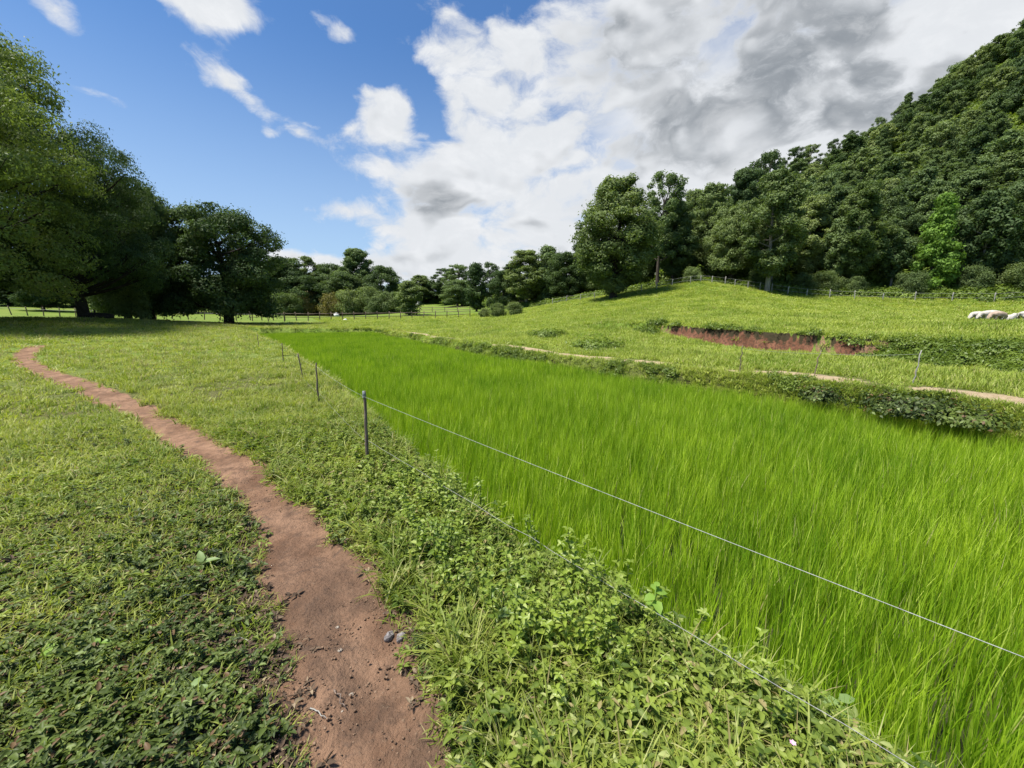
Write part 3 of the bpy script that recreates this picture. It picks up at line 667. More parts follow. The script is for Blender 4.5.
# middle and far turf of the near bank
i = cover_points(60000, 5.5, 60, 1.25)
k = (i['x'] < np.interp(i['y'], [0, 13, 45], [3, -3, -12])) & (i['paddy'] > 0.02) & (rng.random(len(i['x'])) < sstep(i['path'] + 0.2 * i['nz'], 0.85, 1.3) * np.clip(.72 + 1.0 * i['nz'], .15, 1)); j = keep(i, k)
scatter('grass', C_verge, j['x'], j['y'], 0.5 * (j['r'] / 5) ** 0.62 * rng.uniform(.7, 1.4, k.sum()), 0.55 * (j['r'] / 5) ** 0.35 * rng.uniform(.6, 1.4, k.sum()), label='yellowish turf of the wide bank beyond the path bend')
i = cover_points(5000, 12, 50, 1.0)
k = (i['x'] < np.interp(i['y'], [0, 13, 45], [-6, -9, -24])) & (i['path'] > 1.5) & (i['nz2'] > -0.25); j = keep(i, k)
scatter('dry_grass', C_dry, j['x'], j['y'], 1.0 * (j['r'] / 12) ** .4 * rng.uniform(.7, 1.3, k.sum()), 0.8 * rng.uniform(.6, 1.3, k.sum()), label='thin dry grass stalks in front of the large trees')
# meadow beyond the rice
i = cover_points(90000, 5.5, 75, 1.15)
k = (i['x'] > np.interp(i['y'], [0, 8, 15, 25, 45, 80], [4, 0.5, -4, -12, -20, -40])) & (i['paddy'] > 0.1)
sd_ = sand_at(i['x'], i['y'], i['paddy']) * (i['y'] < 36) * 1.5
fc = (i['w'] > -0.02) & (i['w'] < i['wid'] - 0.03) & (rng.random(len(i['x'])) < 0.95 * red_patch(i['x'], i['y'])) & (i['y'] > 14) & (i['y'] < 22.5)
k &= (rng.random(len(k)) < 1 - 1.0 * sd_) & ~((i['paddy'] < .30) & (rng.random(len(k)) < .6) & (i['nz2'] > -.3) & (i['x'] < 5.5)) & ~fc; j = keep(i, k)
scatter('meadow_grass', C_mead, j['x'], j['y'], 0.55 * (j['r'] / 6) ** 0.58 * rng.uniform(.7, 1.4, k.sum()), (0.75 + 0.5 * j['nz2']) * (j['r'] / 6) ** 0.25 * rng.uniform(.6, 1.4, k.sum()), label='green meadow grass sloping up to the forest')
n_ = 9000; tpar = rng.random(n_); RE = np.array(RIGHT_EDGE + [(9.0, 2.0)]); seg = rng.integers(0, len(RE) - 1, n_)
bx = RE[seg, 0] * (1 - tpar) + RE[seg + 1, 0] * tpar; by = RE[seg, 1] * (1 - tpar) + RE[seg + 1, 1] * tpar; of = rng.uniform(-.02, .40, n_); bx = bx + of * .75 + rng.normal(0, .05, n_); by = by + of * .65
k = (by > 2) & (rng.random(n_) < np.where(bx > 4.8, 1.0, .35))
scatter('meadow_grass', C_mead, bx[k], by[k], rng.uniform(.35, .7, k.sum()), rng.uniform(.35, .8, k.sum()), .35, label='grass on the steep bank face rising from the rice')
# leafy growth on the banks
n_ = 2600; tpar = rng.random(n_); RE = np.array(RIGHT_EDGE + [(9.0, 2.0)]); seg = rng.integers(0, len(RE) - 1, n_)
bx = RE[seg, 0] * (1 - tpar) + RE[seg + 1, 0] * tpar + rng.normal(0, .16, n_) + .12; by = RE[seg, 1] * (1 - tpar) + RE[seg + 1, 1] * tpar + rng.normal(0, .16, n_) + .1
k = (fbm(bx, by, 2, .5) > 0.12) & (by > 2)
scatter('undergrowth', C_bank, bx[k], by[k], rng.uniform(.25, .65, k.sum()), label='leafy growth on the dark bank face behind the rice')
i = cover_points(60000, 8, 34, 0.8)
k = (i['w'] > -0.45) & (i['w'] < i['wid'] + 0.35) & (i['x'] > 3) & ~((i['y'] > 13.6) & (i['y'] < 22.5) & (i['w'] > -0.6) & (i['w'] < 0.27)) & (i['y'] < 24)
k &= (rng.random(len(k)) < np.clip(.35 + i['nz2'], 0.05, 1)) & ~((i['y'] > 13.6) & (i['y'] < 22.5) & (rng.random(len(k)) < .6)); j = keep(i, k)
scatter('undergrowth', C_bank, j['x'], j['y'], rng.uniform(.4, .95, k.sum()) * (1 + .02 * j['r']), label='leafy creepers covering the second bank below the meadow')

# ------------------------------------------------------------------ trees
def tree_meshes(name, H, R, cb, tr, nlobes, per, leaf, fmat, bmat, lobe=0.30, prof='round', asp=0.55, flat=0.75, lean=0.0, nlimb=9, fine_tube=7, hang=0.0):
    """trunk mesh and crown mesh of a tree: height H, crown radius R, crown base cb, trunk radius tr"""
    G = Geo(); lobes = []
    for i in range(nlobes):
        t = (i + rng.random()) / nlobes
        if prof == 'round': env = math.sqrt(max(0.04, 1 - (2 * t - 0.85) ** 2 / 1.35))
        elif prof == 'cone': env = (1 - t) ** 0.7 * 0.95 + 0.16
        elif prof == 'column': env = 0.9 * math.sin(math.pi * min(1, t * 0.9 + 0.1)) ** 0.4
        elif prof == 'egg': env = (math.sin(math.pi * (0.10 + 0.86 * (1 - t) ** 1.4)) ** 0.8)
        else: env = math.sqrt(max(0.05, 1 - (t - 0.35) ** 2 / 0.55))
        a = i * 2.399 + rng.normal(0, .5); rr = R * env * (0.35 + 0.65 * rng.random() ** 0.55)
        lr = R * lobe * rng.uniform(.65, 1.35) * (0.75 + 0.35 * env)
        rr = max(0, rr - lr * 0.55); z = cb + (H - cb) * t
        z = min(z, H - lr * flat * 0.8)
        lobes.append((math.cos(a) * rr + lean * t * R, math.sin(a) * rr, max(z, cb * 0.8 + lr * .3), lr))
    T = Geo(); top = H * 0.82; m = 9; ph = rng.uniform(0, 6)
    def axis(t): return np.array([math.sin(t * 3 + ph) * tr * 1.2 * t + lean * t * R * .8, math.cos(t * 2.3 + ph) * tr * t, top * t])
    tube(T, [axis(-0.03)] + [axis(t) for t in np.linspace(0.015, 1, m)], [tr * 1.55] + list(tr * (1.18 - .95 * np.linspace(0, 1, m) ** .8)), fine_tube)
    order = sorted(range(nlobes), key=lambda q: -lobes[q][3])[:nlimb]
    for q in order:
        x, y, z, lr = lobes[q]; t0 = max(0.16, min(.9, (z - math.hypot(x, y) * .55) / top)); a = axis(t0); b = np.array([x, y, z]); mid = (a + b) / 2 + np.array([0, 0, -0.06 * H * .5]) + rng.normal(0, .03 * H * .5, 3)
        ts = np.linspace(0, 1, 6)[:, None]; P = (1 - ts) ** 2 * a + 2 * ts * (1 - ts) * mid + ts ** 2 * b
        tube(T, P, tr * np.linspace(.42, .10, 6), 5, False)
        for _ in range(2):
            e = b + rng.normal(0, lr * .35, 3); tube(T, [P[3], (P[3] + e) / 2 + rng.normal(0, .1, 3), e], [tr * .16, tr * .1, tr * .04], 4, False)
    for (x, y, z, lr) in lobes:
        n = int(per * (lr / (R * lobe)) ** 2); d = unit(rng.normal(0, 1, (n, 3)))
        cl = rng.random()
        ns = 5; bump = np.zeros(n)
        for _ in range(ns): v = unit(rng.normal(0, 1, 3)); bump = np.maximum(bump, np.clip((d @ v - 0.55) * 2.2, 0, 1))
        rad = lr * (0.62 + 0.52 * bump) * (1 - 0.45 * rng.random(n) ** 2.5)
        stray = rng.random(n) < 0.16; rad = np.where(stray, rad * rng.uniform(1.02, 1.5, n), rad)
        p = np.array([x, y, z]) + d * rad[:, None] * np.array([1, 1, flat])
        p[:, 2] = np.maximum(p[:, 2], 0.05)
        nr = d + np.array([0, 0, .35]) + rng.normal(0, .55, (n, 3)); L = leaf * rng.uniform(.55, 1.35, n)
        dr = np.cross(nr, rng.normal(0, 1, (n, 3))) + np.array([0, 0, -hang])
        leaves(G, p, dr, nr, L, L * asp, rng.random(n), np.full(n, cl) * .6 + .4 * bump, fine=False, droop=.2)
    return T.mesh(name + '_trunk', [bmat]), G.mesh(name + '_crown', [fmat], smooth=False), H
def place_tree(proto, name, label, cat, x, y, H, Rs=1.0, rz=None, group=None, z=None, kids=('trunk', 'crown'), dz=-0.1):
    T, Cn, H0 = proto; s = H / H0
    r = thing(name, label, cat, (x, y, (tz(x, y) if z is None else z) + dz), rng.uniform(0, 6.28) if rz is None else rz, group, (s * Rs, s * Rs, s))
    link(kids[0], T, r); link(kids[1], Cn, r)
    return r
MC = M_crown
dense = [tree_meshes('dense', 13, 5.4, 1.6 + q * .5, .36, 80, 420, .31, MC[c], M_bark, .23, 'dome', flat=.7) for q, c in enumerate(('dark', 'dark', 'mid'))]
left_dense = [tree_meshes('spreading', 11.7, 5.9, 1.4, .42, 80, 900, .22, MC['dark'], M_bark_dark, .22, 'dome', flat=.7, nlimb=22), tree_meshes('spreading', 13, 6, 1.2, .40, 80, 850, .22, MC['dark'], M_bark_dark, .21, 'dome', flat=.7, nlimb=22)]
opent = [tree_meshes('open', 18, 4.6, 5, .30, 40, 300, .34, MC[c], M_bark, .21, 'dome', nlimb=26) for c in ('dark', 'mid')]
tallt = [tree_meshes('tall', 18, 4.4, 3.0, .30, 80, 420, .32, MC[c], bk, .23, 'egg', nlimb=16) for c, bk in (('mid', M_bark_pale), ('dark', M_bark), ('light', M_bark_pale))]
colt = [tree_meshes('column', 12, 2.6, 1.0, .22, 34, 330, .34, MC[c], M_bark, .42, 'column') for c in ('dark', 'mid')]
busht = [tree_meshes('bushy', 5, 3.3, .35, .16, 26, 420, .24, MC[c], M_bark, .36, 'round', flat=.8) for c in ('light', 'mid', 'ochre')]
hero = tree_meshes('broad', 18.5, 6.0, 1.6, .48, 120, 520, .33, MC['light'], M_bark_dark, .23, 'egg', nlimb=26, hang=.2)
hill = [tree_meshes('hill', hh, rr, cb_, .22, 34, 260, .42, MC[c], bk, lb, pr, nlimb=8, fine_tube=5, flat=fl) for hh, rr, cb_, c, bk, lb, pr, fl in (
    (11, 4.2, 2.5, 'mid', M_bark_pale, .27, 'round', .8), (13, 3.2, 3.5, 'dark', M_bark_pale, .30, 'egg', 1.0), (12, 3.8, 3, 'mid', M_bark, .24, 'dome', .7), (10, 4.4, 2, 'dark', M_bark, .26, 'dome', .65), (14, 3.0, 4, 'mid', M_bark_pale, .30, 'cone', .9), (11, 3.8, 2.5, 'light', M_bark_pale, .26, 'egg', .8))]
tallhill = [tree_meshes('tallhill', 17, 4.0, 4.5, .26, 46, 330, .38, MC[c], bk, .24, pr, nlimb=12, fine_tube=5, flat=fl) for c, pr, bk, fl in (('mid', 'egg', M_bark_pale, .9), ('dark', 'dome', M_bark, .7), ('dark', 'cone', M_bark, .9), ('mid', 'dome', M_bark_pale, .7), ('light', 'egg', M_bark_pale, .8))]
vine = tree_meshes('vine', 14, 2.6, .3, .3, 50, 420, .34, MC['bright'], M_bark, .34, 'cone', nlimb=6, hang=.8)
feath = tree_meshes('rain', 17, 9, 2.4, .42, 210, 560, .20, MC['feather'], M_bark_dark, .145, 'dome', asp=.38, flat=.55, nlimb=50, hang=.5)
feath2 = tree_meshes('rain_small', 15, 8, 3.0, .42, 170, 480, .20, MC['mid'], M_bark_dark, .15, 'dome', asp=.4, flat=.6, nlimb=40, hang=.3)

def put(px, Y): 
    x = (px - 512) / F / (CP + 0.17 * SP) * Y
    return x, Y
def by_top(proto, name, label, px, Y, ytop, Rw=None, group=None, R0=None, **kw):
    x, y = put(px, Y); xt, _, zt = at(px, ytop, Y); x = x * .25 + xt * .75; z = tz(x, y); H = zt - z
    Rs = 1.0 if Rw is None else (Rw / F * Y) / (R0 * H / proto[2])
    return place_tree(proto, name, label, 'tree', x, y, H, Rs, group=group, z=z, **kw)
# left group
place_tree(feath, 'rain_tree', 'huge feathery light green tree with drooping skirt filling the left edge', 'tree', -34.2, 23.5, 16.5, 1.0, rz=.6)
place_tree(feath2, 'rain_tree', 'dark feathery tree with thick black trunk rising beside the fallen log', 'tree', -34.8, 33, 14.6, .85, rz=2.2)
place_tree(feath, 'rain_tree', 'feathery tree reaching highest at the upper left edge, behind the drooping one', 'tree', -44, 31, 22.5, .95, rz=4.0)
place_tree(left_dense[1], 'shade_tree', 'thin trunked dark tree standing right of the thick black trunk', 'tree', -43.5, 46, 13.5, .8, rz=1.0)
place_tree(left_dense[1], 'shade_tree', 'dark tree with pale creeper wrapped trunk, second crown from the right in the left group', 'tree', -38.2, 43, 13.6, .72, rz=3.0)
place_tree(left_dense[0], 'shade_tree', 'broad domed dark tree with short black trunk, right end of the left group', 'tree', -32.2, 46, 12.6, 1.05, rz=0.4)
place_tree(colt[1], 'creeper_clad_trunk_tree', 'small green creeper covered tree in front of the dark crowns at left', 'tree', -36.6, 40, 5.6, .95)
for q, (px, Y, H) in enumerate([(-60, 62, 9), (-25, 70, 8), (12, 74, 10), (45, 66, 8), (75, 78, 9), (118, 70, 8), (140, 84, 10), (185, 80, 8), (228, 82, 7), (255, 88, 9), (275, 96, 11)]):
    x, y = put(px, Y); place_tree((dense[q % 3], left_dense[0], busht[1])[q % 3], 'background_tree', 'dark tree in the shaded row behind the big left trees', 'tree', x, y, H, group='trees behind the left group')
# centre left, far row
for px, Y, yt, w, pr, R0, lab in [
    (283, 92, 258, 26, dense[0], 5.4, 'dark tree peeping out right of the broad domed left tree'),
    (303, 98, 256, 22, opent[1], 4.6, 'loose topped dark tree, first peak right of the left group'),
    (328, 100, 264, 24, dense[1], 5.4, 'rounded dark tree in the dip between two peaked trees'),
    (356, 98, 248, 21, tallt[1], 4.4, 'tallest peaked dark tree above the pale rounded bushes'),
    (381, 97, 266, 22, dense[0], 5.4, 'dark tree ending the tall row right of its tallest peak'),
    (340, 92, 274, 26, dense[2], 5.4, 'green tree directly behind the pale rounded bushes'),
    (312, 90, 276, 22, dense[2], 5.4, 'low dark tree behind the leftmost pale bushes'),
    (397, 120, 284, 16, dense[2], 5.4, 'hazy small tree in the gap right of the tall dark row'),
    (408, 78, 280, 14, colt[1], 2.6, 'small lone upright tree standing forward in the gap'),
    (420, 132, 275, 16, tallt[0], 4.4, 'slim light tree above the sloping field gap'),
    (432, 135, 282, 18, dense[1], 5.4, 'rounded tree behind the top of the sloping field'),
    (445, 128, 268, 18, opent[0], 4.6, 'open crowned tree above the sloping field'),
    (457, 118, 264, 16, opent[0], 4.6, 'airy tree with gaps in its crown left of the black columnar tree'),
    (462, 112, 280, 22, dense[0], 5.4, 'dense dark tree at the right end of the sloping field'),
    (476, 88, 263, 12, colt[0], 2.6, 'black columnar tree standing out before the far row'),
    (490, 96, 262, 13, opent[0], 4.6, 'round headed bare stemmed tree right of the black columnar tree'),
    (503, 88, 270, 18, dense[0], 5.4, 'dark round tree behind the grassy mound'),
    (512, 100, 264, 17, tallt[1], 4.4, 'dark tree rising over the right side of the mound'),
    (527, 82, 250, 24, tallt[2], 4.4, 'pale green tall tree behind the foot of the meadow crest'),
    (548, 80, 246, 14, colt[0], 2.6, 'narrow pointed dark tree right of the pale green tall tree'),
    (541, 90, 262, 22, dense[1], 5.4, 'dark filler tree between the pale green and pointed trees'),
    (566, 76, 252, 20, dense[2], 5.4, 'layered green tree left of the big lone meadow tree'),
    (586, 82, 240, 22, tallt[1], 4.4, 'dark tree half hidden behind the left side of the big lone tree'),
    (640, 72, 215, 18, dense[0], 5.4, 'dark tree filling between the lone tree and its tall neighbour'),
    (662, 64, 171, 25, opent[0], 4.6, 'very tall black tree with ragged open top right of the lone tree'),
    (676, 66, 200, 22, tallt[1], 4.4, 'dark full crown hanging beneath the ragged open top'),
    (693, 74, 190, 20, tallt[0], 4.4, 'mid green tree where the forest edge begins to climb'),
    (712, 68, 184, 24, tallt[0], 4.4, 'soft crowned tree above the meadow summit'),
    (735, 62, 205, 26, dense[2], 5.4, 'greyish green layered tree right of the meadow summit'),
    (765, 82, 152, 20, opent[0], 4.6, 'pointed black tree breaking the skyline over the forest edge'),
    (742, 78, 168, 22, tallt[1], 4.4, 'dark crown left of the pointed skyline tree'),
    (776, 55, 170, 32, tallt[0], 4.4, 'large round topped green tree with pale trunk at the meadow edge'),
    (812, 60, 196, 24, tallt[2], 4.4, 'yellow green tree right of the large round topped one'),
    (838, 62, 186, 24, tallt[1], 4.4, 'dark tree between two lighter ones on the forest edge'),
    (862, 56, 182, 26, tallt[2], 4.4, 'light topped tall tree with slim visible trunk'),
    (888, 60, 208, 25, dense[1], 5.4, 'dark rounded tree left of the bright creeper covered one'),
    (908, 66, 180, 24, tallt[1], 4.4, 'dark tall crown just behind and left of the bright creeper tree'),
    (965, 62, 170, 28, tallt[1], 4.4, 'shadowy tall tree right of the bright creeper tree'),
    (988, 54, 196, 28, dense[0], 5.4, 'broad dark tree low above the sheep'),
    (1012, 60, 150, 30, tallt[0], 4.4, 'tall green crown at the right edge above the sheep'),
    (1045, 52, 170, 34, dense[1], 5.4, 'dark tree cut off by the right edge'),
    (1085, 50, 140, 34, tallt[1], 4.4, 'tall dark tree just past the right edge')]:
    by_top(pr, 'forest_tree', lab, px, Y, yt, w, R0=R0)
by_top(hero, 'broad_tree', 'big lone mid green tree standing forward on the meadow crest', 617, 58, 178, 42, R0=6.0)
by_top(vine, 'creeper_covered_tree', 'bright light green creeper covered tree glowing against the dark forest', 941, 53, 192, 19, R0=2.6)
for px, Y, yt, w, c, lab in [(287, 84, 293, 17, 0, 'rounded dark bush tree with short stem at the left end of the bush row'), (305, 88, 292, 15, 2, 'ochre tinged bush at the left of the row'),
    (331, 87, 293, 15, 2, 'yellowish bush in the middle of the row'), (349, 86, 290, 16, 0, 'pale green rounded bush right of the yellowish one'), (366, 87, 287, 15, 0, 'pale rounded bush under the tallest dark peak'),
    (386, 86, 291, 15, 1, 'green rounded bush near the right end of the row'), (374, 84, 296, 12, 1, 'low dark bush in front of the pale ones'), (321, 92, 290, 14, 1, 'green bush wedged behind the yellowish one'), (399, 90, 292, 12, 0, 'last pale bush at the right end of the row')]:
    by_top(busht[c], 'bush', lab, px, Y, yt, w, R0=3.3)
for px, Y, H, c, lab in [(822, 53, 3.0, 0, 'bright green shrub at the forest foot below the round topped tree'), (800, 54, 2.6, 1, 'green shrub left of the bright one at the forest foot'), (850, 52, 2.4, 1, 'low shrub at the forest foot under the light topped tree'),
    (755, 56, 2.6, 1, 'dim shrub beside the pale trunk at the meadow edge'), (905, 50, 3.0, 1, 'shrub left of the bright creeper tree base'), (965, 49, 3.2, 1, 'shrub right of the bright creeper tree base'), (1010, 47, 3.2, 0, 'shrub behind the fence above the sheep'),
    (498, 62, 2.2, 0, 'wide pale shrub covering the grassy mound'), (515, 61, 2.0, 0, 'right hand green shrub on the grassy mound'), (484, 64, 1.5, 0, 'low left shrub on the grassy mound'),
    (470, 108, 4, 1, 'dark shrub at the far end of the rail fence'), (690, 60, 2.4, 1, 'shaded shrub behind the summit fence posts')]:
    x, y = put(px, Y + (2.5 if 700 < px < 1020 else 0)); place_tree(busht[c], 'shrub', lab, 'shrub', x, y, H, 1.0)
EDGE = np.array([put(p, Y) for p, Y in ((520, 84), (560, 74), (600, 70), (640, 66), (700, 62), (745, 59), (790, 56), (860, 54), (940, 51), (1024, 49), (1120, 46))])
# second rows right behind the front trees
placed = []
def free(x, y, d):
    for a, b in placed:
        if (a - x) ** 2 + (b - y) ** 2 < d * d: return False
    return True
cand = []
for row, (off, sp_, h0, h1) in enumerate([(3.5, 4.6, 8, 12), (9, 5.5, 11, 15), (15.5, 6.2, 11, 15.5), (23, 7, 10, 14)]):
    s_ = 0; 
    for e in range(len(EDGE) - 1):
        a, b = EDGE[e], EDGE[e + 1]; Ln = np.hypot(*(b - a)); k_ = max(1, int(Ln / sp_))
        nrm = np.array([-(b - a)[1], (b - a)[0]]) / Ln
        for q in range(k_):
            p = a + (b - a) * (q + .5) / k_ + nrm * off + rng.normal(0, 1.0, 2)
            px = 512 + F * p[0] / p[1]
            fac = np.interp(px, [520, 600, 680, 740, 1100], [.55, .62, .8, .9, 1.0])
            placed.append(tuple(p)); H = rng.uniform(h0, h1) * fac
            pr = tallhill[rng.integers(0, 5)] if row else (hill[rng.integers(0, 6)])
            place_tree(pr, 'forest_tree', 'one of the close standing trees just inside the forest edge, merging into its neighbours', 'tree', p[0], p[1], H, rng.uniform(.9, 1.15), group='trees inside the forest edge')
# hillside trees, each its own object
n_h = 0
for _ in range(14000):
    Y = rng.uniform(60, 190); px = rng.uniform(600, 1110); x = (px - 512) / F * Y
    ex = np.interp(x, EDGE[:, 0], EDGE[:, 1])
    if Y < ex + 27: continue
    # only the part of the slope that faces the camera
    d0 = 4.6 + Y * 0.014
    if not free(x, Y, d0): continue
    z = tz(x, Y); el_ = (z + 9 - CH) / Y
    lim = tz(x * .9, Y * .9); 
    if (z + 11 - CH) / Y < max((tz(x * q, Y * q) + 4 - CH) / (Y * q) for q in (.6, .75, .88, .95)): continue
    placed.append((x, Y)); n_h += 1
    pr = hill[rng.integers(0, 6)] if rng.random() < .8 else tallhill[rng.integers(0, 5)]
    H = rng.uniform(6.5, 11) * (1.35 if rng.random() < .2 else 1)
    place_tree(pr, 'hillside_tree', 'one of the small distant crowns covering the steep forested hillside', 'tree', x, Y, H, rng.uniform(1.0, 1.35), group='trees on the forested hillside', z=z)
for px, yt in [(768, 152), (790, 147), (806, 144), (829, 139), (846, 131), (872, 117), (893, 106), (914, 94), (934, 80), (957, 61), (978, 45), (1003, 28), (1018, 18)]:
    by_top(opent[0 if rng.random() < .6 else 1], 'skyline_tree', 'thin feathery tree breaking the skyline of the ridge', px, rng.uniform(158, 168), yt, rng.uniform(7, 11), group='feathery trees along the ridge', R0=4.6)
# dim undergrowth beneath all forest trees
n_ = 9000; px = rng.uniform(515, 1130, n_); Y = rng.uniform(46, 185, n_); x = (px - 512) / F * Y
ex = np.interp(x, EDGE[:, 0], EDGE[:, 1]); k = Y > ex - 1.5 + rng.normal(0, .8, n_); x, Y = x[k], Y[k]
ex = ex[k]; sc = np.where(Y < ex + 6, rng.uniform(.7, 1.3, k.sum()), rng.uniform(1.5, 3.0, k.sum()))
scatter('undergrowth', C_under, x, Y, sc, dz=-.15, label='dim leafy undergrowth on the forest floor and hillside')
e_ = rng.random(900) * (len(EDGE) - 1.001); ei = e_.astype(int); ef = (e_ - ei)[:, None]; P = EDGE[ei] * (1 - ef) + EDGE[ei + 1] * ef + rng.normal(0, .7, (900, 2)) + np.array([0, .6])
scatter('undergrowth', C_under, P[:, 0], P[:, 1], rng.uniform(.6, 1.3, 900), dz=-.1, label='leafy growth along the foot of the forest')
n_ = 500; px = rng.uniform(-120, 300, n_); Y = rng.uniform(88, 110, n_); x = (px - 512) / F * Y
scatter('undergrowth', C_under, x, Y, rng.uniform(1.6, 3.6, n_), dz=-.2, label='far hedge growth behind the left trees')
n_ = 900; px = rng.uniform(275, 540, n_); Y = np.interp(px, [275, 400, 410, 470, 480, 540], [98, 100, 138, 125, 104, 86]) + rng.uniform(0, 14, n_); x = (px - 512) / F * Y
scatter('undergrowth', C_under, x, Y, rng.uniform(1.4, 3.4, n_), dz=-.2, label='far growth under the centre trees')

# ------------------------------------------------------------------ bushes on the near bund
def bund_bush(px, py, z0, w, h, label, mat, n=1800, leaf=.07):
    x, y = onz(px, py, z0); me = t_bushy(n, w, h, leaf, mat, 'bush_leaves')
    r = thing('shrub', label, 'shrub', (x, y, max(tz(x, y), -.12) - .05), rng.uniform(0, 6)); link('crown', me, r)
    G = Geo()
    for q in range(7):
        a = rng.uniform(0, 6.28); tube(G, [(0, 0, -.05), (math.cos(a) * w * .3, math.sin(a) * w * .3, h * .5), (math.cos(a) * w * .7, math.sin(a) * w * .7, h * .8)], [.015, .01, .004], 4, False)
    link('stem', G.mesh('stems', [M_bark]), r)
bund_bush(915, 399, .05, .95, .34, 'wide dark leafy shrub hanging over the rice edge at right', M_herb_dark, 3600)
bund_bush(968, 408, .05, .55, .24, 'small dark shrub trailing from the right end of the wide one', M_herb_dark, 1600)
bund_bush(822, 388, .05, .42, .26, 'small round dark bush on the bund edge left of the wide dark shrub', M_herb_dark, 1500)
bund_bush(596, 346, .1, 1.3, .45, 'long bright leafy clump on the bund left of the red bank', M_under, 3200, .12)
bund_bush(548, 340, .1, 1.2, .40, 'bright leafy clump farther left along the bund', M_under, 2600, .12)

# ------------------------------------------------------------------ fences
def post_mesh(h, r0, r1, mat, lean=(0, 0), wob=.006, cap=None, knots=0):
    G = Geo(); n = 9; ts = np.linspace(0, 1, n)
    P = [(lean[0] * t * h + rng.normal(0, wob), lean[1] * t * h + rng.normal(0, wob), -.15 + (h + .15) * t) for t in ts]
    tube(G, P, r0 + (r1 - r0) * ts + rng.normal(0, r0 * .07, n), 8)
    for _ in range(knots):
        t = rng.uniform(.2, .85); i_ = int(t * 8); p = np.array(P[i_]); a = rng.uniform(0, 6.28)
        tube(G, [p, p + np.array([math.cos(a) * r0 * 2.2, math.sin(a) * r0 * 2.2, r0 * 1.5])], [r0 * .5, r0 * .25], 5)
    return G.mesh('post', [mat])
def wire_mesh(A, B, r, sag, mat, n=24, kink=0.0):
    A, B = np.array(A, float), np.array(B, float); ts = np.linspace(0, 1, n); P = A + (B - A) * ts[:, None]; P[:, 2] -= sag * 4 * ts * (1 - ts); P[1:-1] += rng.normal(0, kink, (n - 2, 3))
    G = Geo(); tube(G, P, [r] * n, 6); return G.mesh('wire', [mat])
f1 = onz(368, 466, 0); f2 = onz(318.5, 403, 0); f3 = onz(303.5, 378, 0)
posts = [(2.1, 0.0, .80, .018, .014, (0, 0)), (f1[0], f1[1], .80, .018, .0145, (.012, .0)), (f2[0], f2[1], .74, .017, .012, (.02, 0)), (f3[0], f3[1], .60, .016, .012, (-.14, 0)), (-7.6, 13.2, .6, .015, .012, (.05, 0)), (-11.5, 18.2, .6, .015, .012, (-.04, 0))]
fence = thing('wire_fence', 'low fence of thin wooden stakes and white cord along the left rice edge', 'fence', (f1[0], f1[1], tz(*f1)))
base = np.array([f1[0], f1[1], tz(*f1)])
tops = []
for q, (x, y, h, r0, r1, ln) in enumerate(posts):
    g = tz(x, y) if q else 0.0; o = link('post', post_mesh(h, r0, r1, M_post, ln, .004, knots=3), fence, (x - base[0], y - base[1], g - base[2])); tops.append(np.array([x + ln[0] * h, y + ln[1] * h, g + h]))
    if q == 1:
        G = Geo(); tube(G, [(0, 0, 0), (0, 0, .07)], [.0165, .016], 8); link('post_cap', G.mesh('post_cap', [M_paint]), o, (ln[0] * h, 0, h - .07))
        G = Geo(); th = np.linspace(0, 12.5, 40); tube(G, np.stack([np.cos(th) * .0175, np.sin(th) * .0175, th * .0014], 1), [.0018] * 40, 5); link('cord_knot', G.mesh('cord_knot', [M_wire]), o, (.006, 0, h - .07))
def rel(p): return np.array(p) - base
for q in range(len(tops) - 1):
    a, b = tops[q], tops[q + 1]
    link('wire', wire_mesh(rel(a - [0, 0, .06]), rel(b - [0, 0, .06]), 0.0013 if q == 0 else .0011, .012 if q == 0 else .03, M_wire, 30), fence)
    link('wire', wire_mesh(rel(a - [0, 0, .55]), rel(b - [0, 0, .52]), 0.0014 if q == 0 else .0010, .01 if q == 0 else .03, M_wire_dull, 30, .002), fence)
# stakes along the bund beyond the rice
bf = thing('stake_fence', 'three thin leaning stakes with wire along the bund beyond the rice', 'fence', (0, 0, 0)); bt = []
for (px, py, h, ln, mt) in [(739, 373, .72, (.03, 0), M_post), (813, 377, .62, (.16, 0), M_post), (912, 386, .72, (.10, 0), M_pole)]:
    x, y = onz(px, py, .05); g = tz(x, y); link('post', post_mesh(h, .014, .010, mt, ln, .01, knots=3), bf, (x, y, g)); bt.append(np.array([x + ln[0] * h, y, g + h - .08]))
for a, b in zip(bt[:-1], bt[1:]): link('wire', wire_mesh(a, b, .0025, .03, M_wire_dull, 20), bf)
# pale post fence at the foot of the forest
ff = thing('post_fence', 'long fence of short pale posts along the foot of the forest', 'fence', (0, 0, 0)); pm = post_mesh(1.15, .065, .06, M_pole, (0, 0), .01); ft = []
for px, Y in [(552, 71), (566, 68), (580, 65), (594, 62.5), (640, 59.5), (655, 59), (670, 58.5), (688, 58), (698, 57.6), (709, 57.2), (722, 57), (732, 57), (745, 56.5), (757, 56), (769, 55.5), (785, 54.5), (804, 53.5), (827, 52.5), (852, 51.5), (880, 50.5), (912, 49.5), (949, 48.5), (991, 47.5), (1034, 46.5), (1078, 45.5)]:
    x, y = put(px, Y); g = tz(x, y); o = link('post', pm, ff, (x, y, g - .1)); s_ = rng.uniform(.85, 1.12); o.scale = (1, 1, s_); o.rotation_euler = (rng.normal(0, .04), rng.normal(0, .04), 0); ft.append(np.array([x, y, g]))
for hgt in (.45, .95):
    P = np.array(ft) + np.array([0, -.09, hgt]); G = Geo(); tube(G, P, [.012] * len(P), 5); link('wire', G.mesh('wire', [M_wire_dull]), ff)
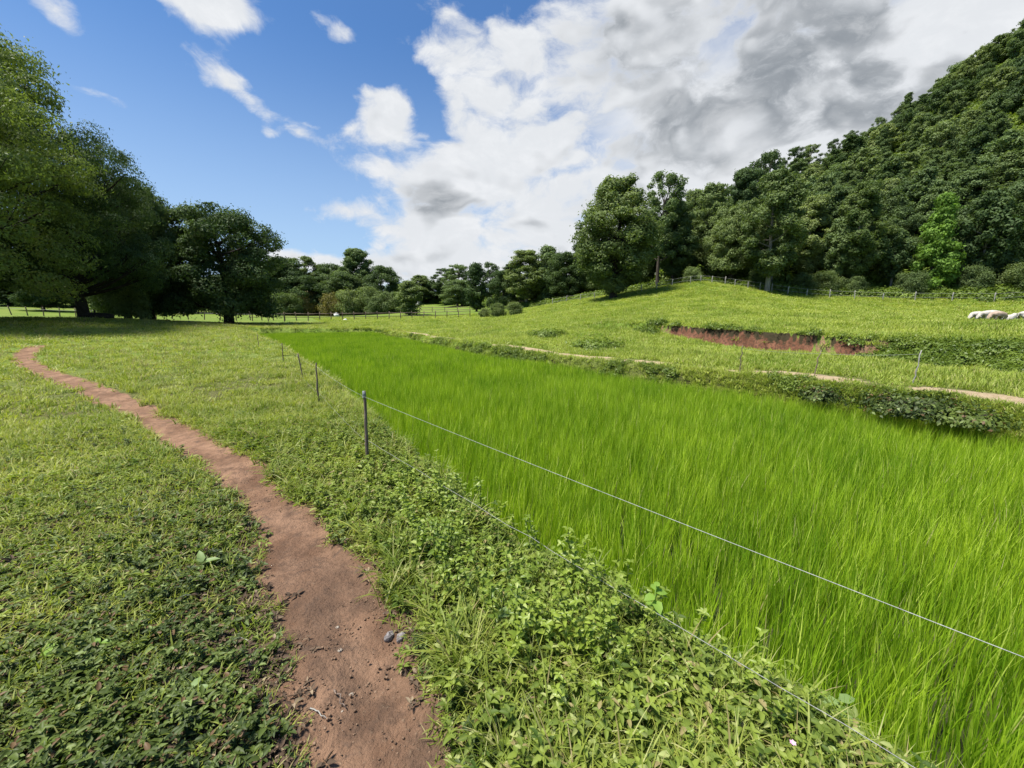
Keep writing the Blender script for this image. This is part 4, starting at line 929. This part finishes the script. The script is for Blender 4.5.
# rail fence across the far field
rf = thing('rail_fence', 'weathered two rail wooden fence crossing the far field', 'fence', (0, 0, 0)); pm = post_mesh(1.25, .07, .06, M_post, (0, 0), .01); rt = []
for px, Y in zip(np.linspace(250, 470, 20), np.linspace(58, 66, 20)):
    x, y = put(px, Y); g = tz(x, y); o = link('post', pm, rf, (x, y, g)); o.rotation_euler = (rng.normal(0, .05), rng.normal(0, .05), 0); rt.append(np.array([x, y, g]))
for hgt in (.5, 1.0):
    for a, b in zip(rt[:-1], rt[1:]):
        G = Geo(); tube(G, [a + [0, -.08, hgt + rng.normal(0, .02)], b + [0, -.08, hgt + rng.normal(0, .02)]], [.045, .04], 5); link('rail', G.mesh('rail', [M_post]), rf)
rf2 = thing('rail_fence', 'second rail fence crossing the slope in front of the sloping field', 'fence', (0, 0, 0)); rt = []
for px, Y in zip(np.linspace(395, 545, 13), np.linspace(95, 84, 13)):
    x, y = put(px, Y); g = tz(x, y); o = link('post', pm, rf2, (x, y, g)); rt.append(np.array([x, y, g]))
for hgt in (.5, 1.0):
    for a, b in zip(rt[:-1], rt[1:]):
        G = Geo(); tube(G, [a + [0, -.08, hgt], b + [0, -.08, hgt]], [.05, .05], 5); link('rail', G.mesh('rail', [M_post]), rf2)
lf = thing('post_fence', 'thin dark post fence in the light behind the left trees', 'fence', (0, 0, 0)); lt = []
for px in range(-20, 290, 16):
    x, y = put(px, 56); g = tz(x, y); o = link('post', pm, lf, (x, y, g)); o.rotation_euler = (rng.normal(0, .06), rng.normal(0, .06), 0); lt.append(np.array([x, y, g]))
G = Geo(); tube(G, np.array(lt) + [0, -.08, .9], [.02] * len(lt), 5); link('wire', G.mesh('wire', [M_wire_dull]), lf)

# ------------------------------------------------------------------ fallen log by the thick trunk
x, y = put(98, 33); g = tz(x, y); G = Geo()
P = [(-1.1, 0, .25), (-.5, .03, .28), (.2, 0, .27), (.8, -.04, .25), (1.15, -.05, .22)]; tube(G, P, [.24, .27, .25, .24, .20], 10)
lg = thing('fallen_log', 'thick dark fallen log lying beside the black trunk at left', 'log', (x, y, g), .05); link('stem', G.mesh('stem', [M_bark_dark]), lg)
G = Geo(); tube(G, [(-.2, 0, .4), (-.25, .05, .7), (-.35, .05, .85)], [.06, .045, .02], 6); link('branch_stub', G.mesh('branch_stub', [M_bark_dark]), lg)

# ------------------------------------------------------------------ sheep
def sheep_mesh(name, head_down, mat, headmat, lying=False):
    leg = .14 if lying else .36
    J = {'pel': (-.38, 0, leg + .30), 'mid': (0, 0, leg + .29), 'ch': (.34, 0, leg + .30), 'nk': (.52, 0, leg + (.24 if head_down else .46)), 'hd': (.64, 0, leg + (.04 if head_down else .60)), 'mz': (.76 if not head_down else .70, 0, leg + (-.10 if head_down else .55)),
         'tl': (-.56, 0, leg + .30), 'tle': (-.60, 0, leg + .12)}
    E = [('pel', 'mid'), ('mid', 'ch'), ('ch', 'nk'), ('nk', 'hd'), ('hd', 'mz'), ('pel', 'tl'), ('tl', 'tle')]
    rad = {'pel': .22, 'mid': .25, 'ch': .22, 'nk': .13, 'hd': .085, 'mz': .045, 'tl': .05, 'tle': .03}
    for s in (-1, 1):
        k = 'L' if s < 0 else 'R'
        J['fs' + k] = (.32, s * .11, leg + .12); J['fk' + k] = (.33, s * .12, leg * .5); J['ff' + k] = (.34, s * .12, .02)
        J['hs' + k] = (-.34, s * .12, leg + .12); J['hk' + k] = (-.28, s * .13, leg * .75); J['ho' + k] = (-.42, s * .13, leg * .42); J['hf' + k] = (-.38, s * .13, .02)
        J['er' + k] = (J['hd'][0] - .03, s * .13, J['hd'][2] + .03)
        E += [('ch', 'fs' + k), ('fs' + k, 'fk' + k), ('fk' + k, 'ff' + k), ('pel', 'hs' + k), ('hs' + k, 'hk' + k), ('hk' + k, 'ho' + k), ('ho' + k, 'hf' + k), ('hd', 'er' + k)]
        rad.update({'fs' + k: .09, 'fk' + k: .04, 'ff' + k: .03, 'hs' + k: .12, 'hk' + k: .07, 'ho' + k: .038, 'hf' + k: .03, 'er' + k: .022})
    ks = list(J); me = bpy.data.meshes.new(name); me.from_pydata([J[k] for k in ks], [(ks.index(a), ks.index(b)) for a, b in E], [])
    o = bpy.data.objects.new(name, me); scene.collection.objects.link(o)
    md = o.modifiers.new('skin', 'SKIN'); sl = me.skin_vertices[0].data if me.skin_vertices else None
    if sl is None:
        import bmesh
        bm = bmesh.new(); bm.from_mesh(me); bm.verts.layers.skin.verify(); bm.to_mesh(me); bm.free(); sl = me.skin_vertices[0].data
    for q, k in enumerate(ks): sl[q].radius = (rad[k], rad[k]); sl[q].use_root = (k == 'pel')
    o.modifiers.new('sub', 'SUBSURF').levels = 2; o.modifiers['sub'].render_levels = 2
    dg = bpy.context.evaluated_depsgraph_get(); m2 = bpy.data.meshes.new_from_object(o.evaluated_get(dg)); bpy.data.objects.remove(o)
    m2.materials.clear(); m2.materials.append(mat); m2.name = name
    return m2
M_wool = simple_mat('cream_wool', (0.36, 0.33, 0.28), (0.54, 0.50, 0.44), 9, .95, .8)
M_wool2 = simple_mat('tan_wool', (0.30, 0.22, 0.16), (0.44, 0.34, 0.26), 9, .95, .8)
sg_ = sheep_mesh('sheep_grazing', True, M_wool, None); sg2 = sheep_mesh('sheep_lying', False, M_wool, None, True); sg3 = sheep_mesh('sheep_tan', True, M_wool2, None)
for (px, py, Y, me, rz, s_, lab) in [(976.5, 324.5, 24.5, sg_, math.pi + .2, 1.05, 'small cream sheep grazing, leftmost of the flock at the right edge'), (990, 325.5, 23.5, sg_, math.pi - .1, 1.15, 'cream sheep in the middle of the flock, behind the tan one'),
    (996, 327, 22.5, sg3, math.pi + .15, 1.0, 'pinkish tan sheep grazing at the front of the flock'), (1007, 325.5, 24, sg2, 0.3, 1.0, 'cream sheep resting right of the tan one'), (1024, 323, 24.5, sg_, .2, 1.1, 'cream sheep cut off by the right edge of the picture')]:
    x, y, _ = at(px, py, Y); o = bpy.data.objects.new('sheep', me); scene.collection.objects.link(o); o.location = (x, y, tz(x, y) - .04); o.rotation_euler = (0, 0, rz); o.scale = (s_ * .95, s_ * .9, s_ * .78)
    o['label'] = lab; o['category'] = 'sheep'; o['group'] = 'sheep grazing on the right meadow'

# ------------------------------------------------------------------ far pale spots in the field
def lump(name, label, cat, x, y, r, mat, flat=.7, z=None, seed=0, sub_=3, rough=.22, group=None):
    import bmesh
    bm = bmesh.new(); bmesh.ops.create_icosphere(bm, subdivisions=sub_, radius=1.0)
    V = np.array([v.co[:] for v in bm.verts]); f = 1 + rough * fbm(V[:, 0] * 1.3 + V[:, 2] * .7 + seed * 3.1, V[:, 1] * 1.3 - V[:, 2] * .9 + seed, 3, 1.0)
    # chip it with a few planes so that it has facets
    for _ in range(7):
        n_ = unit(rng.normal(0, 1, 3)); d_ = V @ n_; V = V - np.clip(d_ - rng.uniform(.62, .85), 0, 1)[:, None] * n_ * .9
    V = V * f[:, None] * np.array([r, r * rng.uniform(.65, .9), r * flat])
    for v, c in zip(bm.verts, V): v.co = c
    me = bpy.data.meshes.new(name); bm.to_mesh(me); bm.free(); me.materials.append(mat)
    for p in me.polygons: p.use_smooth = True
    o = bpy.data.objects.new(name, me); scene.collection.objects.link(o); o.location = (x, y, (tz(x, y) if z is None else z) + r * flat * .25); o.rotation_euler = (0, 0, rng.uniform(0, 6))
    o['label'] = label; o['category'] = cat
    if group: o['group'] = group
    return o
x, y = put(337, 84); lump('hump', 'white rounded boulder far off in front of the bush row', 'hump', x, y, .75, M_white, .8, sub_=3)  # white spot of unknown kind, stood in for by a rounded lump
x, y = put(345, 60); lump('hump', 'small pale boulder at the foot of the far rail fence', 'hump', x, y, .35, M_white, .7, sub_=2)
x, y = put(418.5, 128); lump('hump', 'white boulder on the skyline of the sloping field', 'hump', x, y, 1.2, M_white, 1.1, sub_=3)  # another unidentified white spot, given the same lump shape

# ------------------------------------------------------------------ stones, sticks and single plants by the path
for q, (px, py, r, lab) in enumerate([(337.5, 624.5, .012, 'small white pebble highest up the path'), (340, 649.5, .013, 'white pebble in the middle of the path'), (351.5, 692, .013, 'white pebble near the small twig, nearest the camera on the path'),
    (287, 764, .014, 'whitish pebble at the left edge of the path at the bottom'), (342, 709, .006, 'tiny pale grit stone below the twig pebble')]):
    x, y = onz(px, py, -.03); lump('pebble', lab, 'pebble', x, y, r, M_stone, .65, seed=q, sub_=2)
for q, (px, py, r, lab) in enumerate([(389, 630, .036, 'grey weathered stone on the right path edge, left one of the pair'), (401, 633, .032, 'grey weathered stone on the right path edge, right one of the pair')]):
    x, y = onz(px, py, 0); lump('stone', lab, 'stone', x, y, r, M_rock, .75, seed=q + 9, sub_=3, rough=.5)
def stick(label, p0, p1, r, mat=M_post, mid=.01, name='twig'):
    a = onz(*p0, -.02); b = onz(*p1, -.02); A = np.array([a[0], a[1], tz(*a) + .008]); B = np.array([b[0], b[1], tz(*b) + .012]); ts = np.linspace(0, 1, 7)[:, None]
    P = A + (B - A) * ts; P[:, 2] += mid * 4 * (ts * (1 - ts))[:, 0]; P[1:-1] += rng.normal(0, r * 1.2, (5, 3)); G = Geo(); tube(G, P - A, r * np.linspace(1, .5, 7), 6)
    o = link(name, G.mesh(name, [mat]), None, A); o['label'] = label; o['category'] = 'twig'
stick('short dark twig lying on the path beside the lowest white pebble', (334, 688), (346, 706), .004)
stick('pale curved straw lying at the left path edge', (310, 708), (327, 718), .003, M_pole)
stick('thin dark twig crossing the dark herbs at lower left', (96, 622), (140, 606), .004)
stick('long pale stalk lying over the dark herbs left of the path', (98, 594), (137, 610), .003, M_pole)
stick('pale dry stalk at the left edge of the path near its widest bend', (228, 640), (256, 646), .003, M_pole)

def plant(label, x, y, specs, stem_h, mat, name='broadleaf_plant', cat='plant', lean=(0, 0), g=None):
    """specs: list of (azimuth, elevation, length, width, height)"""
    r = thing(name, label, cat, (x, y, (tz(x, y) if g is None else g))); G = Geo()
    if stem_h > .02: tube(G, [(0, 0, -.02), (lean[0] * .5, lean[1] * .5, stem_h * .5), (lean[0], lean[1], stem_h)], [.005, .004, .003], 6); link('stem', G.mesh('stem', [mat]), r)
    for az, el_, L, W, h in specs:
        G = Geo(); f = h / max(stem_h, .01); b = np.array([[lean[0] * f, lean[1] * f, h]]); d = np.array([[math.cos(az) * math.cos(el_), math.sin(az) * math.cos(el_), math.sin(el_)]])
        leaves(G, b, d, np.array([[0, -.15, 1.]]), np.array([L]), np.array([W]), np.array([rng.random() * .6]), np.array([.8]), fold=.06, droop=.25); link('leaf', G.mesh('leaf', [mat]), r)
    return r
M_pale = leaf_mat('pale_leaf', (0.15, 0.23, 0.07), (0.25, 0.34, 0.12), None, trans=.3, rough=.5, spec=.3, patch=3, objvar=.2)
M_fresh = leaf_mat('fresh_leaf', (0.16, 0.28, 0.04), (0.26, 0.40, 0.07), None, trans=.4, rough=.45, spec=.3, patch=3, objvar=.2)
x, y = onz(203, 568, 0); plant('two leaved pale seedling standing alone left of the path', x, y, [(.3, .35, .10, .04, .05), (2.4, .9, .09, .045, .05), (4.4, .1, .05, .025, .03), (5.3, .2, .045, .02, .03)], .05, M_pale, 'seedling', 'seedling')
x, y = onz(48, 655, 0); plant('big jagged yellow green leaf lying at lower left', x, y, [(-.3, .1, .085, .06, .05), (2.4, .2, .05, .04, .05), (1.0, .3, .05, .03, .05)], .06, M_fresh)
x, y = onz(102, 650, 0); plant('yellow green leaf pair right of the big jagged leaf', x, y, [(0.1, .1, .06, .025, .05), (2.9, .2, .055, .025, .05)], .06, M_fresh)
x, y = onz(195, 700, 0); plant('round pale leaved plant between dark herbs and path at lower left', x, y, [(.2, .2, .065, .026, .05), (1.6, .4, .045, .033, .06), (3.4, .2, .055, .026, .05)], .07, M_pale)
x, y = onz(838, 706, -.35); plant('pale large leaved weed rising into the rice above the lower wire', x, y, [(0.1, .25, .09, .05, .40), (3.2, .1, .10, .05, .40), (4.9, -.3, .09, .06, .38), (3.3, -.1, .07, .04, .28), (.4, 0, .06, .04, .22)], .42, M_pale, 'tall_weed', 'weed')
x, y = onz(652, 640, .0); plant('broad lobed pale leaves on a stem beside the lower wire', x, y, [(0, .1, .06, .045, .30), (3.4, .0, .06, .045, .28), (4.8, -.2, .07, .05, .26), (1.5, .2, .05, .04, .31), (2.2, .1, .05, .035, .22), (5.6, 0, .05, .04, .20), (.9, .3, .04, .03, .33)], .34, M_fresh, 'tall_weed', 'weed')
x, y = onz(512, 640, .0); plant('broad pale leaf poking up from the weeds near the bottom middle', x, y, [(0.5, .2, .09, .07, .17), (3.4, .1, .08, .06, .16)], .18, M_pale, 'tall_weed', 'weed')
x, y = onz(935, 742, -.2); plant('small pale leaved weed at the lower right beside the wire', x, y, [(0.3, .5, .06, .03, .12), (2.6, .5, .06, .03, .12), (4.7, .3, .06, .03, .10), (1.5, .8, .05, .03, .13)], .13, M_pale, 'tall_weed', 'weed')
# pink flower
M_pink = simple_mat('pink_petal', (.62, .30, .55), (.78, .48, .70), 20, .6, .1)
x, y = onz(790, 762, 0.05); fl = thing('wild_flower', 'tiny pink flower in the herbs at the bottom right', 'flower', (x, y, tz(x, y))); G = Geo(); tube(G, [(0, 0, 0), (0, 0, .13)], [.0015, .0012], 5); link('stem', G.mesh('stem', [M_herb]), fl)
G = Geo(); az = np.arange(6) * 1.047; el_ = np.full(6, .7); leaves(G, np.tile([0, 0, .13], (6, 1)), np.stack([np.cos(az) * .7, np.sin(az) * .7, el_], 1), np.tile([0, 0, 1.], (6, 1)), np.full(6, .014), np.full(6, .011), np.full(6, .5), np.full(6, .5)); link('petals', G.mesh('petals', [M_pink]), fl)
